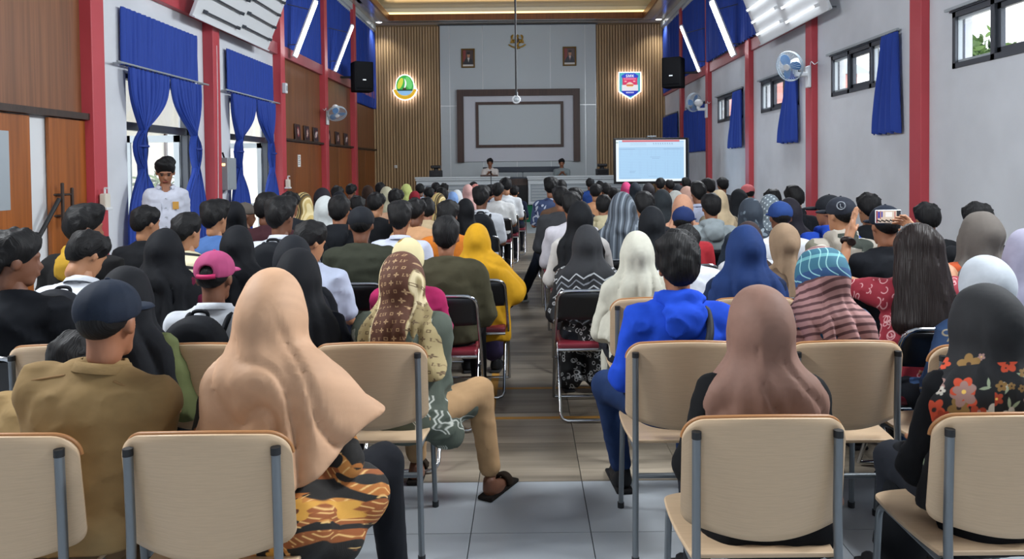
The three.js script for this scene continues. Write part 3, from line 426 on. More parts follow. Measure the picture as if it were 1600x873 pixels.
[[-15.84, 'red carved figure plaque leaning on the ledge, closest to the curtained door'], [-16.5, 'dark red figure plaque in the middle of the first timber ledge'], [-17.2, 'dark plaque with a pale figure beside the fan column'], [-18.3, 'red brown figure plaque just past the fan column'], [-19.2, 'dark crescent figure plaque in the middle of the second timber ledge'], [-20.1, 'purple figure plaque at the end of the second timber ledge']].forEach(([z, l], i) => {
  const t = thing('carved_plaque', l, 'plaque', [XL + 0.06, 2.2, z], 0, 'carved plaques on the timber ledges'); mesh('board', RB(0.03, 0.34, 0.36, 0, 0.17, 0, 0.01), M.frameWood, t).rotation.z = 0.06; const p = new THREE.PlaneGeometry(0.3, 0.29).rotateY(PI / 2).translate(0.019, 0.17, 0); mesh('picture', p, std({ map: puppets[i % 3], roughness: 0.5 }), t).rotation.z = 0.06; });
// ---------------------------------------------------------------- curtains
function cloth(nu, nv, f, thick = 0.012) { // closed sheet: f(u, v) -> [x, y, z]; front and back joined along the rim
  const p = [], idx = [], uv = []; const N = (nu + 1) * (nv + 1);
  const at = (u, v) => V(...f(u, v)), e = 1e-3;
  for (const side of [0, 1]) for (let j = 0; j <= nv; j++) for (let i = 0; i <= nu; i++) {
    const u = i / nu, v = j / nv, a = at(u, v), du = at(min(1, u + e), v).sub(at(max(0, u - e), v)), dv = at(u, min(1, v + e)).sub(at(u, max(0, v - e))), n = du.cross(dv).normalize();
    if (side) a.addScaledVector(n, -thick); p.push(a.x, a.y, a.z); uv.push(u * 2, v * 2);
  }
  const q = (a, b, c, d, flip) => flip ? idx.push(a, c, b, b, c, d) : idx.push(a, b, c, b, d, c);
  for (let j = 0; j < nv; j++) for (let i = 0; i < nu; i++) { const a = j * (nu + 1) + i; q(a, a + 1, a + nu + 1, a + nu + 2, false); q(N + a, N + a + 1, N + a + nu + 1, N + a + nu + 2, true); }
  for (let i = 0; i < nu; i++) { const a = i, b = nv * (nu + 1) + i; q(a, a + 1, N + a, N + a + 1, true); q(b, b + 1, N + b, N + b + 1, false); }
  for (let j = 0; j < nv; j++) { const a = j * (nu + 1), b = a + nu; q(a, a + nu + 1, N + a, N + a + nu + 1, false); q(b, b + nu + 1, N + b, N + b + nu + 1, true); }
  const g = new THREE.BufferGeometry(); g.setAttribute('position', new THREE.Float32BufferAttribute(p, 3)); g.setAttribute('uv', new THREE.Float32BufferAttribute(uv, 2)); g.setIndex(idx); g.computeVertexNormals(); return g;
}
function curtain(name, label, group, x, zA, zB, yT, yB, o = {}) { // hangs along z; zA nearer the camera
  const s = x < 0 ? 1 : -1, n = o.folds ?? Math.round(abs(zA - zB) * 9), amp = o.amp ?? 0.03, ph = rr(0, 6);
  const g = cloth(max(24, n * 8), o.nv ?? 24, (u, v) => {
    const zt = zA + (zB - zA) * u; let z = zt, k = 1;
    if (o.bot) { const b0 = o.bot[0] + (o.bot[1] - o.bot[0]) * u, w = v * v * (3 - 2 * v); z = zt * (1 - w) + b0 * w; }
    if (o.tie) { const [ty, tz, tw] = o.tie, vy = (yT - ty) / (yT - yB), dv = (v - vy) / (v < vy ? vy : (1 - vy)), q = Math.exp(-dv * dv * (v < vy ? 5 : 9)); const c = tz + tw * (u - 0.5); const spread = v > vy ? (o.flare ?? 0.75) : 1; const mid = (zA + zB) / 2 * (1 - (v > vy ? 0.75 : 0)) + tz * (v > vy ? 0.75 : 0); z = (mid + (zt - (zA + zB) / 2) * spread) * (1 - q) + c * q; k = 1 + 0.6 * q; }
    const wave = amp * k * (sin(u * n * 2 * PI + ph) * (0.75 + 0.25 * sin(v * 3 + u * 9 + ph)) + 0.35 * sin(u * n * 4.7 * PI + 2 * ph + v * 2));
    const pinch = v < 0.06 ? 0.6 + v * 6.6 : 1;
    return [x + s * (amp * 1.5 + wave * pinch + (o.lean ?? 0) * v), yT + (yB - yT) * v + (o.sag ?? 0) * sin(u * PI) + (v > 0.97 ? 0.012 * sin(u * n * 2 * PI + ph) : 0), z];
  });
  const m = mesh(name, g, o.mat ?? M.blue); tag(m, label, 'curtain', group);
  if (o.tie) { const [ty, tz, tw] = o.tie; mesh('tieback', new THREE.TorusGeometry(1, 0.16, 8, 28).rotateX(PI / 2).scale(0.07, 0.1, abs(tw) * 0.42).translate(x + s * amp * 1.6, ty, tz), M.blueSheen, m); }
  return m;
}
{ // curtained doorways
  const sx = XL + 0.03;
  [[-8.98, -11.06, 'first curtained doorway, nearest the plywood doors'], [-12.12, -14.3, 'second curtained doorway, next to the timber bays']].forEach(([a, b, w], i) => {
    curtain('door_pelmet_curtain', 'flat blue curtain panel over the ' + w, 'blue panels over the doorways', sx, a, b, 3.56, 2.86, { folds: 17, amp: 0.016 });
    const r = thing('curtain_rod', 'white curtain rod across the ' + w, 'rod', [sx + 0.1, 2.86, 0]); mesh('rod', rod([0, 0, a + 0.24], [0, 0, b - 0.18], 0.013), M.aluLight, r); mesh('bracket', [B(0.13, 0.02, 0.02, -0.06, 0, a + 0.1), B(0.13, 0.02, 0.02, -0.06, 0, b - 0.1)], M.aluLight, r);
    const md = a - (a - b) * 0.52;
    curtain('door_curtain', 'blue tied curtain, camera side of the ' + w, 'tied blue door curtains', sx + 0.03, a - 0.03, md + 0.02, 2.83, 0.25, { folds: 9, amp: 0.034, tie: [1.87, a - 0.3, 0.26], nv: 48, flare: 0.8 });
    curtain('door_curtain', 'blue tied curtain, stage side of the ' + w, 'tied blue door curtains', sx + 0.03, md - 0.02, b + 0.04, 2.83, 0.25, { folds: 9, amp: 0.034, tie: [1.87, b + 0.24, 0.22], nv: 48, flare: 0.8 });
  });
  // window wall
  const g = 'short blue curtains on the window wall', wx = XR - 0.03;
  const wl = ['beside the lit reflector board', 'beneath the fan', 'between the fan and the screen', 'behind the fan seen from its back', 'in the corner behind the large screen'];
  curtain('window_curtain', 'blue curtain gathered at the window nearest the camera, wide at its hem', g, wx, -8.88, -9.26, 3.14, 1.93, { folds: 4, amp: 0.035, bot: [-8.84, -9.5] });
  curtain('window_curtain', 'blue curtain gathered at the second window, under the lit board', g, wx, -12.17, -12.62, 3.12, 1.93, { folds: 4, amp: 0.035, bot: [-12.1, -12.98] });
  curtain('window_curtain', 'blue curtain gathered at the third window, before the screen', g, wx, -15.27, -15.9, 3.12, 1.93, { folds: 5, amp: 0.035, bot: [-15.22, -16.3] });
  curtain('window_curtain', 'blue curtain drawn fully across the window behind the white fan', g, wx, -18.4, -20.75, 3.1, 1.93, { folds: 13, amp: 0.035 });
  curtain('window_curtain', 'blue curtain drawn across the last window beside the slatted wall', g, wx, -21.8, -23.9, 3.12, 2.0, { folds: 12, amp: 0.035 });
  // tall upper curtains
  const up = 'tall blue curtains over the high windows';
  curtain('upper_curtain', 'tall blue curtain high on the door wall behind the pair of tube lamps', up, XL + 0.02, -14.78, -17.7, 5.98, 4.06, { folds: 18, amp: 0.022 });
  curtain('upper_curtain', 'tall blue curtain high on the door wall behind the single tube lamp', up, XL + 0.02, -17.98, -20.75, 5.98, 4.06, { folds: 18, amp: 0.022 });
  curtain('upper_curtain', 'tall blue curtain high on the door wall behind the loudspeaker', up, XL + 0.02, -21.04, -23.95, 5.98, 3.5, { folds: 16, amp: 0.035 });
  curtain('upper_curtain', 'tall blue curtain high on the window wall ending at the lit board', up, XR - 0.1, -11.75, -17.95, 5.98, 4.06, { folds: 34, amp: 0.022 });
  curtain('upper_curtain', 'tall blue curtain high on the window wall behind the wide lamp cluster', up, XR - 0.02, -18.24, -21.04, 5.98, 4.06, { folds: 18, amp: 0.022 });
  curtain('upper_curtain', 'tall blue curtain high on the window wall behind the loudspeaker', up, XR - 0.02, -21.3, -23.95, 5.98, 3.9, { folds: 16, amp: 0.03 });
}
// ---------------------------------------------------------------- outside the openings
struct('ground_outside', [Bx(-30, XL - T, -0.25, -0.05, -40, 12), Bx(XR + T, 30, -0.25, -0.05, -40, 12)], M.cream);
{ const t = thing('neighbour_building', 'cream building with a brown framed window beyond the curtained doors', 'building', [-8.6, 0, -13]); mesh('wall', Bx(-0.3, 0, -0.1, 4.2, -11, 6), M.cream, t); const f = mesh('window_frame', [Bx(0, 0.05, 0.6, 2.6, -7.4, -7.32), Bx(0, 0.05, 0.6, 2.6, -4.6, -4.52), Bx(0, 0.05, 0.6, 0.68, -7.4, -4.52), Bx(0, 0.05, 2.52, 2.6, -7.4, -4.52)], M.frameWood, t); mesh('pane', Bx(0, 0.02, 0.68, 2.52, -7.3, -4.62), M.panelWhite, f); mesh('eave', Bx(-0.4, 0.7, 4.2, 4.3, -11, 6), M.white, t); }
{ const t = thing('house', 'pink walled house seen through the high windows', 'building', [9.5, 0, -34]); mesh('wall', Bx(0, 4, 0, 5.2, -8, 4), M.pinkWall, t); mesh('roof', ext(poly([[-0.5, 0], [4.5, 0], [2, 1.4]]), 12.6, 0).translate(0, 5.2, -8.3), M.aluLight, t); }
{ const t = thing('house', 'pale roofed house seen low through the second window', 'building', [11.5, 0, -23]); mesh('wall', Bx(0, 5, 0, 3.3, -4, 2.4), M.cream, t); mesh('roof', ext(poly([[-0.4, 0], [5.4, 0], [2.5, 1.0]]), 7, 0).translate(0, 3.3, -4.3), M.aluLight, t); }
function tree(x, z, y0, r, n, label, seed) {
  SEED = seed; const t = thing('leafy_tree', label, 'tree', [x, 0, z]); mesh('trunk', [Cyl(0.06, 0.1, y0, 0, y0 / 2, 0, 10), rod([0, y0 * 0.8, 0], [r * 0.5, y0 + r * 0.4, 0.1], 0.03), rod([0, y0 * 0.8, 0], [-r * 0.4, y0 + r * 0.5, -0.1], 0.03)], M.darkWood, t);
  const lg = new THREE.Shape(); lg.moveTo(0, 0); lg.quadraticCurveTo(0.06, 0.08, 0, 0.2); lg.quadraticCurveTo(-0.06, 0.08, 0, 0); const im = new THREE.InstancedMesh(new THREE.ShapeGeometry(lg, 4), M.leaf, n); im.name = 'leaves'; im.userData.kind = 'stuff'; const m = new THREE.Matrix4(), q = new THREE.Quaternion(), e = new THREE.Euler();
  for (let i = 0; i < n; i++) { const a = rr(0, 6.28), h = rr(-1, 1), k = r * Math.cbrt(rnd()) * (0.75 + 0.25 * sin(a * 5 + h * 4)), c = sqrt(1 - h * h); e.set(rr(0, 6), rr(0, 6), rr(0, 6)); m.compose(V(cos(a) * c * k, y0 + r * 0.5 + h * k * 0.9, sin(a) * c * k), q.setFromEuler(e), V(1, 1, 1).multiplyScalar(rr(0.8, 1.5))); im.setMatrixAt(i, m); }
  t.add(im); SEED = seed + 1;
}
tree(8.1, -13.1, 3.1, 0.55, 420, 'green leafy tree outside the window nearest the camera', 31); tree(-7.6, -15.1, 0.7, 0.6, 350, 'small green shrub outside the first curtained doorway', 37);
// ---------------------------------------------------------------- bodies and garments as smooth distance fields
// a field = list of primitives in up to two frames (0: person, 1: head); meshed by surface nets in blocks
const smin = (a, b, k) => { const h = max(k - abs(a - b), 0) / k; return min(a, b) - h * h * k * 0.25; };
const smax = (a, b, k) => -smin(-a, -b, k);
const cap = (a, b, ra, rb = ra, sx = 1, f = 0) => ({ t: 0, a, d: [b[0] - a[0], b[1] - a[1], b[2] - a[2]], ra, rb, sx, f });
const ell = (c, r, f = 0) => ({ t: 1, c, r, f });
function primDist(p, x, y, z) {
  if (p.t === 0) {
    const px = (x - p.a[0]) * p.sx, py = y - p.a[1], pz = z - p.a[2], dx = p.d[0] * p.sx, dy = p.d[1], dz = p.d[2], L = dx * dx + dy * dy + dz * dz;
    let t = L > 1e-9 ? (px * dx + py * dy + pz * dz) / L : 0; t = t < 0 ? 0 : t > 1 ? 1 : t;
    const ex = px - dx * t, ey = py - dy * t, ez = pz - dz * t; return sqrt(ex * ex + ey * ey + ez * ez) - (p.ra + (p.rb - p.ra) * t);
  }
  const ax = (x - p.c[0]) / p.r[0], ay = (y - p.c[1]) / p.r[1], az = (z - p.c[2]) / p.r[2], k0 = sqrt(ax * ax + ay * ay + az * az);
  if (k0 < 1e-6) return -min(p.r[0], p.r[1], p.r[2]);
  const bx = ax / p.r[0], by = ay / p.r[1], bz = az / p.r[2]; return k0 * (k0 - 1) / sqrt(bx * bx + by * by + bz * bz);
}
// head frame: matrix world->head (3x3 rows) and origin
function frameOf(o, yaw, pitch, roll) { const q = new THREE.Quaternion().setFromEuler(new THREE.Euler(pitch, yaw, roll, 'YXZ')), m = new THREE.Matrix4().makeRotationFromQuaternion(q).transpose().elements; return { o, q, m: [m[0], m[4], m[8], m[1], m[5], m[9], m[2], m[6], m[10]] }; }
const HF = [0, 0, 0];
function toFrame(F, x, y, z) { const a = x - F.o[0], b = y - F.o[1], c = z - F.o[2], m = F.m; HF[0] = m[0] * a + m[1] * b + m[2] * c; HF[1] = m[3] * a + m[4] * b + m[5] * c; HF[2] = m[6] * a + m[7] * b + m[8] * c; }
function net(prims, { k = 0.03, cell = 0.012, mod = null, amp = 0.02, F = null, bounds = null, uvk = 1 }) {
  let lo = [1e9, 1e9, 1e9], hi = [-1e9, -1e9, -1e9];
  if (bounds) { lo = bounds.slice(0, 3); hi = bounds.slice(3); } else for (const p of prims) {
    let pts; if (p.t === 0) pts = [[p.a, p.ra], [[p.a[0] + p.d[0], p.a[1] + p.d[1], p.a[2] + p.d[2]], p.rb]]; else pts = [[p.c, max(...p.r)]];
    for (let [c, r] of pts) { if (p.f && F) { const v = V(...c).applyQuaternion(F.q); c = [v.x + F.o[0], v.y + F.o[1], v.z + F.o[2]]; } const R = r + amp + k * 0.25; const sx = p.sx && p.sx < 1 ? 1 / p.sx : 1; for (let i = 0; i < 3; i++) { lo[i] = min(lo[i], c[i] - R * (i ? 1 : sx)); hi[i] = max(hi[i], c[i] + R * (i ? 1 : sx)); } }
  }
  const BS = 6, nb = [0, 1, 2].map((i) => Math.ceil((hi[i] - lo[i]) / (cell * BS)) + 1), n = nb.map((q) => q * BS + 1), NX = n[0], NXY = n[0] * n[1];
  const val = new Float32Array(NX * n[1] * n[2]).fill(NaN), act = [], half = BS * cell * 0.87 + cell;
  const hasF = prims.some((p) => p.f), D = new Float32Array(prims.length);
  for (let bz = 0; bz < nb[2]; bz++) for (let by = 0; by < nb[1]; by++) for (let bx = 0; bx < nb[0]; bx++) {
    const cx = lo[0] + (bx + 0.5) * BS * cell, cy = lo[1] + (by + 0.5) * BS * cell, cz = lo[2] + (bz + 0.5) * BS * cell; let m = 1e9;
    if (hasF) toFrame(F, cx, cy, cz);
    for (let i = 0; i < prims.length; i++) { const p = prims[i]; D[i] = p.f ? primDist(p, HF[0], HF[1], HF[2]) : primDist(p, cx, cy, cz); if (D[i] < m) m = D[i]; }
    if (m > half * 1.25 + amp || m < -half * 1.6 - amp - k) { if (!mod || m > 0 || !mod.clips) continue; }
    const loc = []; for (let i = 0; i < prims.length; i++) if (D[i] < m + 2.4 * half + k) loc.push(prims[i]);
    act.push(bx, by, bz);
    for (let z = 0; z <= BS; z++) for (let y = 0; y <= BS; y++) for (let x = 0; x <= BS; x++) {
      const id = (bx * BS + x) + (by * BS + y) * NX + (bz * BS + z) * NXY; if (val[id] === val[id]) continue;
      const px = lo[0] + (bx * BS + x) * cell, py = lo[1] + (by * BS + y) * cell, pz = lo[2] + (bz * BS + z) * cell; let d = 1e3;
      if (hasF) toFrame(F, px, py, pz); const hx = HF[0], hy = HF[1], hz = HF[2];
      for (let i = 0; i < loc.length; i++) { const p = loc[i], e = p.f ? primDist(p, hx, hy, hz) : primDist(p, px, py, pz); d = d > 100 ? e : smin(d, e, p.k ?? k); }
      val[id] = mod ? mod(d, px, py, pz, hx, hy, hz) : d;
    }
  }
  const vid = new Map(), pos = [], idx = []; const E = [[0, 1], [2, 3], [4, 5], [6, 7], [0, 2], [1, 3], [4, 6], [5, 7], [0, 4], [1, 5], [2, 6], [3, 7]], off = [0, 1, NX, NX + 1, NXY, NXY + 1, NXY + NX, NXY + NX + 1], g = new Float32Array(8);
  for (let a = 0; a < act.length; a += 3) for (let z = 0; z < BS; z++) for (let y = 0; y < BS; y++) for (let x = 0; x < BS; x++) {
    const X = act[a] * BS + x, Y = act[a + 1] * BS + y, Z = act[a + 2] * BS + z, id = X + Y * NX + Z * NXY; let mask = 0;
    for (let q = 0; q < 8; q++) { g[q] = val[id + off[q]]; if (g[q] < 0) mask |= 1 << q; }
    if (mask === 0 || mask === 255) continue; let c = 0, sx = 0, sy = 0, sz = 0;
    for (const [i, j] of E) { if (((mask >> i) & 1) === ((mask >> j) & 1)) continue; const t = g[i] / (g[i] - g[j]); sx += (i & 1) + ((j & 1) - (i & 1)) * t; sy += ((i >> 1) & 1) + (((j >> 1) & 1) - ((i >> 1) & 1)) * t; sz += ((i >> 2) & 1) + (((j >> 2) & 1) - ((i >> 2) & 1)) * t; c++; }
    vid.set(id, pos.length / 3); pos.push(lo[0] + (X + sx / c) * cell, lo[1] + (Y + sy / c) * cell, lo[2] + (Z + sz / c) * cell);
  }
  for (const [id, v] of vid) {
    const s = val[id] < 0;
    const quad = (o, b, c) => { const e = val[id + o]; if (e !== e || (e < 0) === s) return; const v1 = vid.get(id - b), v2 = vid.get(id - b - c), v3 = vid.get(id - c); if (v1 === undefined || v2 === undefined || v3 === undefined) return; if (s) idx.push(v, v1, v2, v, v2, v3); else idx.push(v, v2, v1, v, v3, v2); };
    quad(1, NX, NXY); quad(NX, NXY, 1); quad(NXY, 1, NX);
  }
  const G = new THREE.BufferGeometry(); G.setAttribute('position', new THREE.Float32BufferAttribute(pos, 3)); G.setIndex(idx); G.computeVertexNormals();
  const uv = new Float32Array(pos.length / 3 * 2); for (let i = 0; i < pos.length / 3; i++) { uv[2 * i] = (pos[3 * i] + 0.55 * pos[3 * i + 2]) * uvk; uv[2 * i + 1] = (pos[3 * i + 1] - 0.45 * pos[3 * i + 2]) * uvk; }
  G.setAttribute('uv', new THREE.BufferAttribute(uv, 2)); return G;
}
// ---- shared head (origin between the ears, +y up, -z is the face) and hand
const headGeo = (cell) => net([ell([0, 0.03, 0.008], [0.074, 0.089, 0.094]), ell([0, -0.03, -0.022], [0.061, 0.084, 0.07]), cap([-0.022, -0.09, -0.05], [0.022, -0.09, -0.05], 0.024), cap([0, 0.0, -0.083], [0, -0.032, -0.1], 0.009, 0.013), ell([0, 0.022, -0.075], [0.05, 0.013, 0.02]),
  ell([-0.077, -0.008, 0.012], [0.011, 0.031, 0.019]), ell([0.077, -0.008, 0.012], [0.011, 0.031, 0.019]), cap([-0.018, -0.062, -0.088], [0.018, -0.062, -0.088], 0.008), cap([0, -0.05, 0.014], [0, -0.1, 0.022], 0.053, 0.05)], { k: 0.018, cell, amp: 0.006, mod: (d, x, y, z) => { const e = hypot((abs(x) - 0.031) / 1.5, y - 0.002, z + 0.094); return smax(d, 0.013 - e, 0.012); } });
const HEAD = { fine: headGeo(0.0085), coarse: headGeo(0.017) };
function handGeo(cell, curl) { // wrist at origin, fingers along -z, palm down, thumb toward -x
  const P = [cap([0, 0, 0.02], [0, 0, -0.03], 0.024, 0.026, 0.85), ell([0, -0.002, -0.055], [0.041, 0.016, 0.045])];
  [[-0.03, 0.068], [-0.01, 0.077], [0.011, 0.072], [0.03, 0.056]].forEach(([x, L], i) => { const a = [x, 0, -0.085], s = x * 0.35; const c1 = curl * 0.5, c2 = curl * 1.3, l1 = L * 0.52, l2 = L * 0.48; const b = [x + s * 0.5, -sin(c1) * l1, -0.085 - cos(c1) * l1], c = [b[0] + s * 0.3, b[1] - sin(c2) * l2, b[2] - cos(c2) * l2]; P.push({ ...cap(a, b, 0.0095, 0.0085), k: 0.006 }, { ...cap(b, c, 0.0085, 0.007), k: 0.006 }); });
  P.push({ ...cap([-0.03, -0.004, -0.03], [-0.058, -0.012, -0.058], 0.013, 0.0105), k: 0.012 }, { ...cap([-0.058, -0.012, -0.058], [-0.066, -0.018, -0.088], 0.0105, 0.008), k: 0.006 });
  return net(P, { k: 0.012, cell, amp: 0.004 });
}
const HAND = { relaxed: handGeo(0.006, 0.55), coarse: handGeo(0.0115, 0.6), open: handGeo(0.0042, 0.12), grip: handGeo(0.0042, 0.95) };
// ---- hair and headwear in the head frame
const hairline = (x, y, z, lo = -0.06) => { const h = z < 0 ? 0.022 + (-z) * 0.62 : max(lo, 0.022 - z * 1.05); return h - y; };
function hairGeo(cell, kind, seed) {
  const up = [0.012, 0.024, 0.004, 0.018][kind % 4], P = [ell([0, 0.036, 0.012], [0.085, 0.096, 0.107]), ell([0, 0.066, -0.006], [0.079, 0.058 + up, 0.094]), ell([0, -0.012, 0.032], [0.077, 0.074, 0.072])]; if (kind === 1) P.push(ell([0.022, 0.108, -0.045], [0.055, 0.034, 0.05]), ell([-0.02, 0.1, 0.03], [0.064, 0.044, 0.06]));
  return net(P, { k: 0.03, cell, amp: 0.024, mod: Object.assign((d, x, y, z) => {
    const a = atan2(x, z), h = z < -0.03 ? (-z - 0.03) * 1.0 - 0.012 : z < 0.045 ? -0.02 + abs(z - 0.012) * 0.2 : max(kind === 2 ? -0.06 : -0.082, -0.013 - (z - 0.045) * 2.6), t = max(0, min(1, (y - h) / 0.085));
    d += 0.011 * (1 - t) * (1 - t) + t * (0.011 * noise3(x * 30 + seed, y * 22, z * 30) * (y > 0.05 ? 1 : 0.5) + 0.006 * noise3(x * 62, y * 34 + seed, z * 62)) + 0.002 * noise3(a * 24, y * 14 + seed, 3);
    return smax(d, h - y + 0.008 * noise3(x * 60, 4, z * 60 + seed), 0.012); }, { clips: true }) });
}
const hairLong = (cell, seed) => net([ell([0, 0.04, 0.014], [0.092, 0.094, 0.108]), cap([0, 0.0, 0.05], [0.0, -0.36, 0.13], 0.088, 0.105, 0.85), cap([-0.06, -0.0, 0.03], [-0.09, -0.36, 0.1], 0.05, 0.07), cap([0.06, -0.0, 0.03], [0.09, -0.34, 0.1], 0.05, 0.07)], { k: 0.05, cell, amp: 0.02, mod: Object.assign((d, x, y, z) => { d += 0.007 * noise3(x * 42 + seed, y * 4, z * 30) + 0.004 * noise3(x * 110, y * 5 + seed, z * 40); d = smax(d, -0.42 - y + 0.02 * noise3(x * 30, seed, z * 20), 0.02); return smax(d, -hypot(x / 0.062, (y + 0.03) / 0.085, (z + 0.13) / 0.1) * 0.08 + 0.08, 0.02); }, { clips: true }) });
function capGeo(cell, hole) { return net([ell([0, 0.045, 0.008], [0.092, 0.092, 0.108])], { k: 0.02, cell, amp: 0.012, mod: Object.assign((d, x, y, z) => { const a = atan2(x, z); d += 0.0016 * cos(a * 6) ** 8 * -1; d = smax(d, 0.012 + z * -0.12 - y, 0.01); if (hole) d = smax(d, 0.03 - hypot(x * 0.9, max(0, y - 0.04) + (y < 0.04 ? (0.04 - y) * 1.4 : 0), (z - 0.11) * 0.35), 0.006); return d; }, { clips: true }) }); }
const brimGeo = (cell) => net([ell([0, 0.03, -0.12], [0.078, 0.012, 0.09])], { k: 0.02, cell, amp: 0.006, mod: Object.assign((d, x, y, z) => smax(d + 0.25 * x * x * 4 - 0.004, z + 0.07, 0.006), { clips: true }) });
const HAIR = { fine: [0, 1, 2, 3].map((k) => hairGeo(0.0085, k, k * 3.7)), coarse: [0, 1, 2, 3].map((k) => hairGeo(0.0145, k, k * 5.1)), long: hairLong(0.01, 2) };
const CAP = { fine: capGeo(0.0075, false), coarse: capGeo(0.013, false), hole: capGeo(0.006, true), brim: brimGeo(0.009), cropped: net([ell([0, 0.02, 0.014], [0.079, 0.08, 0.1])], { cell: 0.009, amp: 0.005, mod: Object.assign((d, x, y, z) => smax(d, hairline(x, y, z, -0.075), 0.012), { clips: true }) }) };
const SHOE = net([ell([0, 0.035, -0.02], [0.042, 0.036, 0.07]), cap([0, 0.03, -0.04], [0, 0.028, -0.17], 0.042, 0.034), cap([0, 0.06, 0.02], [0, 0.1, 0.025], 0.042, 0.04)], { k: 0.04, cell: 0.019, amp: 0.01, mod: Object.assign((d, x, y, z) => smax(d, -y, 0.004), { clips: true }) });
const SOLE = RB(0.088, 0.022, 0.29, 0, 0.011, -0.07, 0.01, 1);

function ik(S, W, l1, l2, pole) { const s = V(...S), w = V(...W), d = w.clone().sub(s); let L = min(d.length(), (l1 + l2) * 0.995); d.normalize(); const a = (l1 * l1 - l2 * l2 + L * L) / (2 * L), h = sqrt(max(0, l1 * l1 - a * a)); const p = V(...pole); p.addScaledVector(d, -p.dot(d)).normalize(); const e = s.clone().addScaledVector(d, a).addScaledVector(p, h), wr = s.clone().addScaledVector(d, L); return [e.toArray(), wr.toArray()]; }
const mix = (a, b, t) => [a[0] + (b[0] - a[0]) * t, a[1] + (b[1] - a[1]) * t, a[2] + (b[2] - a[2]) * t];
const addv = (a, x, y, z) => [a[0] + x, a[1] + y, a[2] + z];
function place(g, F) { return g.clone().applyMatrix4(new THREE.Matrix4().compose(V(...F.o), F.q, V(1, 1, 1))); }
function placeHand(g, W, E, side, roll = 0) { // align -z with the forearm
  const d = V(...W).sub(V(...E)).normalize(), m = new THREE.Matrix4().lookAt(V(0, 0, 0), d, V(0, 1, 0)), q = new THREE.Quaternion().setFromRotationMatrix(m).multiply(new THREE.Quaternion().setFromAxisAngle(V(0, 0, 1), roll));
  const h = g.clone(); if (side > 0) { h.scale(-1, 1, 1); const ix = h.index.array; for (let i = 0; i < ix.length; i += 3) { const t = ix[i]; ix[i] = ix[i + 1]; ix[i + 1] = t; } h.computeVertexNormals(); } 
  return h.applyMatrix4(new THREE.Matrix4().compose(V(...W).addScaledVector(d, 0.012), q, V(1, 1, 1)));
}
const tint = {};
function cm(hex, o = {}) { // garment material, shared by colour
  const k = hex + JSON.stringify([o.r, o.map?.uuid, o.sheen]); if (tint[k]) return tint[k];
  const m = new THREE.MeshPhysicalMaterial({ specularIntensity: 0.4, color: o.map ? 0xffffff : S(hex), roughness: o.r ?? 0.9, bumpMap: clothBump, bumpScale: 0.0002, map: o.map ?? clothTint }); return (tint[k] = m);
}
// o: sex 'm'|'f'; headwear; lean, side, hy/hp/hr head yaw/pitch/roll; shirt colours; arms; legs ...
function bodyJoints(o) {
  const L = o.lean ?? 0.06, R = o.side ?? 0, f = o.sex === 'f', sh = o.sh ?? (f ? 0.155 : 0.178), stand = o.stand;
  const H = [0, stand ? 0.9 : 0.53, 0.03], u = V(sin(R), cos(L) * cos(R), -sin(L) + 0.05).normalize(), u2 = V(sin(R) * 0.8, 1, -sin(L) * 1.25 - 0.03).normalize();
  const rt = V(cos(R), -sin(R), 0), at = (t, x = 0, z = 0) => [H[0] + u.x * t + rt.x * x, H[1] + u.y * t + rt.y * x, H[2] + u.z * t + z];
  const N = at(0.48), Hd = [N[0] + u2.x * 0.155, N[1] + u2.y * 0.155, N[2] + u2.z * 0.155];
  const J = { H, u, N, Hd, chest: at(0.33), belly: at(0.16), sh, at, f };
  J.F = frameOf(Hd, o.hy ?? 0, -(o.hp ?? 0.05), o.hr ?? 0);
  J.arm = [-1, 1].map((s) => {
    const S0 = at(0.405, s * sh, 0.0), a = (o.arms ?? 'lap'); let W, pole = a === 'side' ? [s * 0.25, 0, 1] : [s * 0.5, -0.6, 0.45];
    if (a === 'lap') W = [s * 0.1, stand ? 0.85 : 0.66, -0.24]; else if (a === 'fold') W = [-s * 0.02, 0.75, -0.22]; else if (a === 'front') W = [s * 0.05, J.chest[1] + 0.0, -0.3]; else if (a === 'side') W = [s * (sh + 0.06), H[1] - 0.14, -0.06];
    if (o.wr && o.wr[s < 0 ? 0 : 1]) { W = o.wr[s < 0 ? 0 : 1]; } if (o.pole && o.pole[s < 0 ? 0 : 1]) pole = o.pole[s < 0 ? 0 : 1];
    const [E, W2] = ik(S0, W, 0.28, 0.255, pole); return { S: S0, E, W: W2, s };
  });
  J.leg = [-1, 1].map((s) => {
    const hp = [s * 0.088, H[1] - 0.01, H[2]], lg = o.legs && o.legs[s < 0 ? 0 : 1]; if (stand) return { hp, K: [s * 0.1, 0.48, 0.0], A: [s * 0.1, 0.09, 0.03], s, fy: s * -0.2 };
    const K = lg ? lg.K : [s * 0.13, 0.53, -0.4], A = lg ? lg.A : [s * 0.12, 0.09, -0.42]; return { hp, K, A, s, fy: lg?.fy ?? -s * 0.15 };
  });
  return J;
}
function torsoPrims(J, g, f) { // g: how far the cloth stands off
  const { at, sh } = J, P = [cap(at(0.0), at(0.2), 0.118 + g, (f ? 0.105 : 0.112) + g, 0.72), cap(at(0.18), at(0.36, 0, 0.005), (f ? 0.105 : 0.112) + g, 0.112 + g, f ? 0.72 : 0.66), cap(at(0.395, -sh * 0.82), at(0.395, sh * 0.82), 0.058 + g), cap(at(0.48), at(0.4, -sh * 0.75), 0.042 + g, 0.05 + g), cap(at(0.48), at(0.4, sh * 0.75), 0.042 + g, 0.05 + g)];
  if (f) P.push(ell(at(0.27, -0.075, -0.085), [0.065, 0.065, 0.06]), ell(at(0.27, 0.075, -0.085), [0.065, 0.065, 0.06])); return P;
}
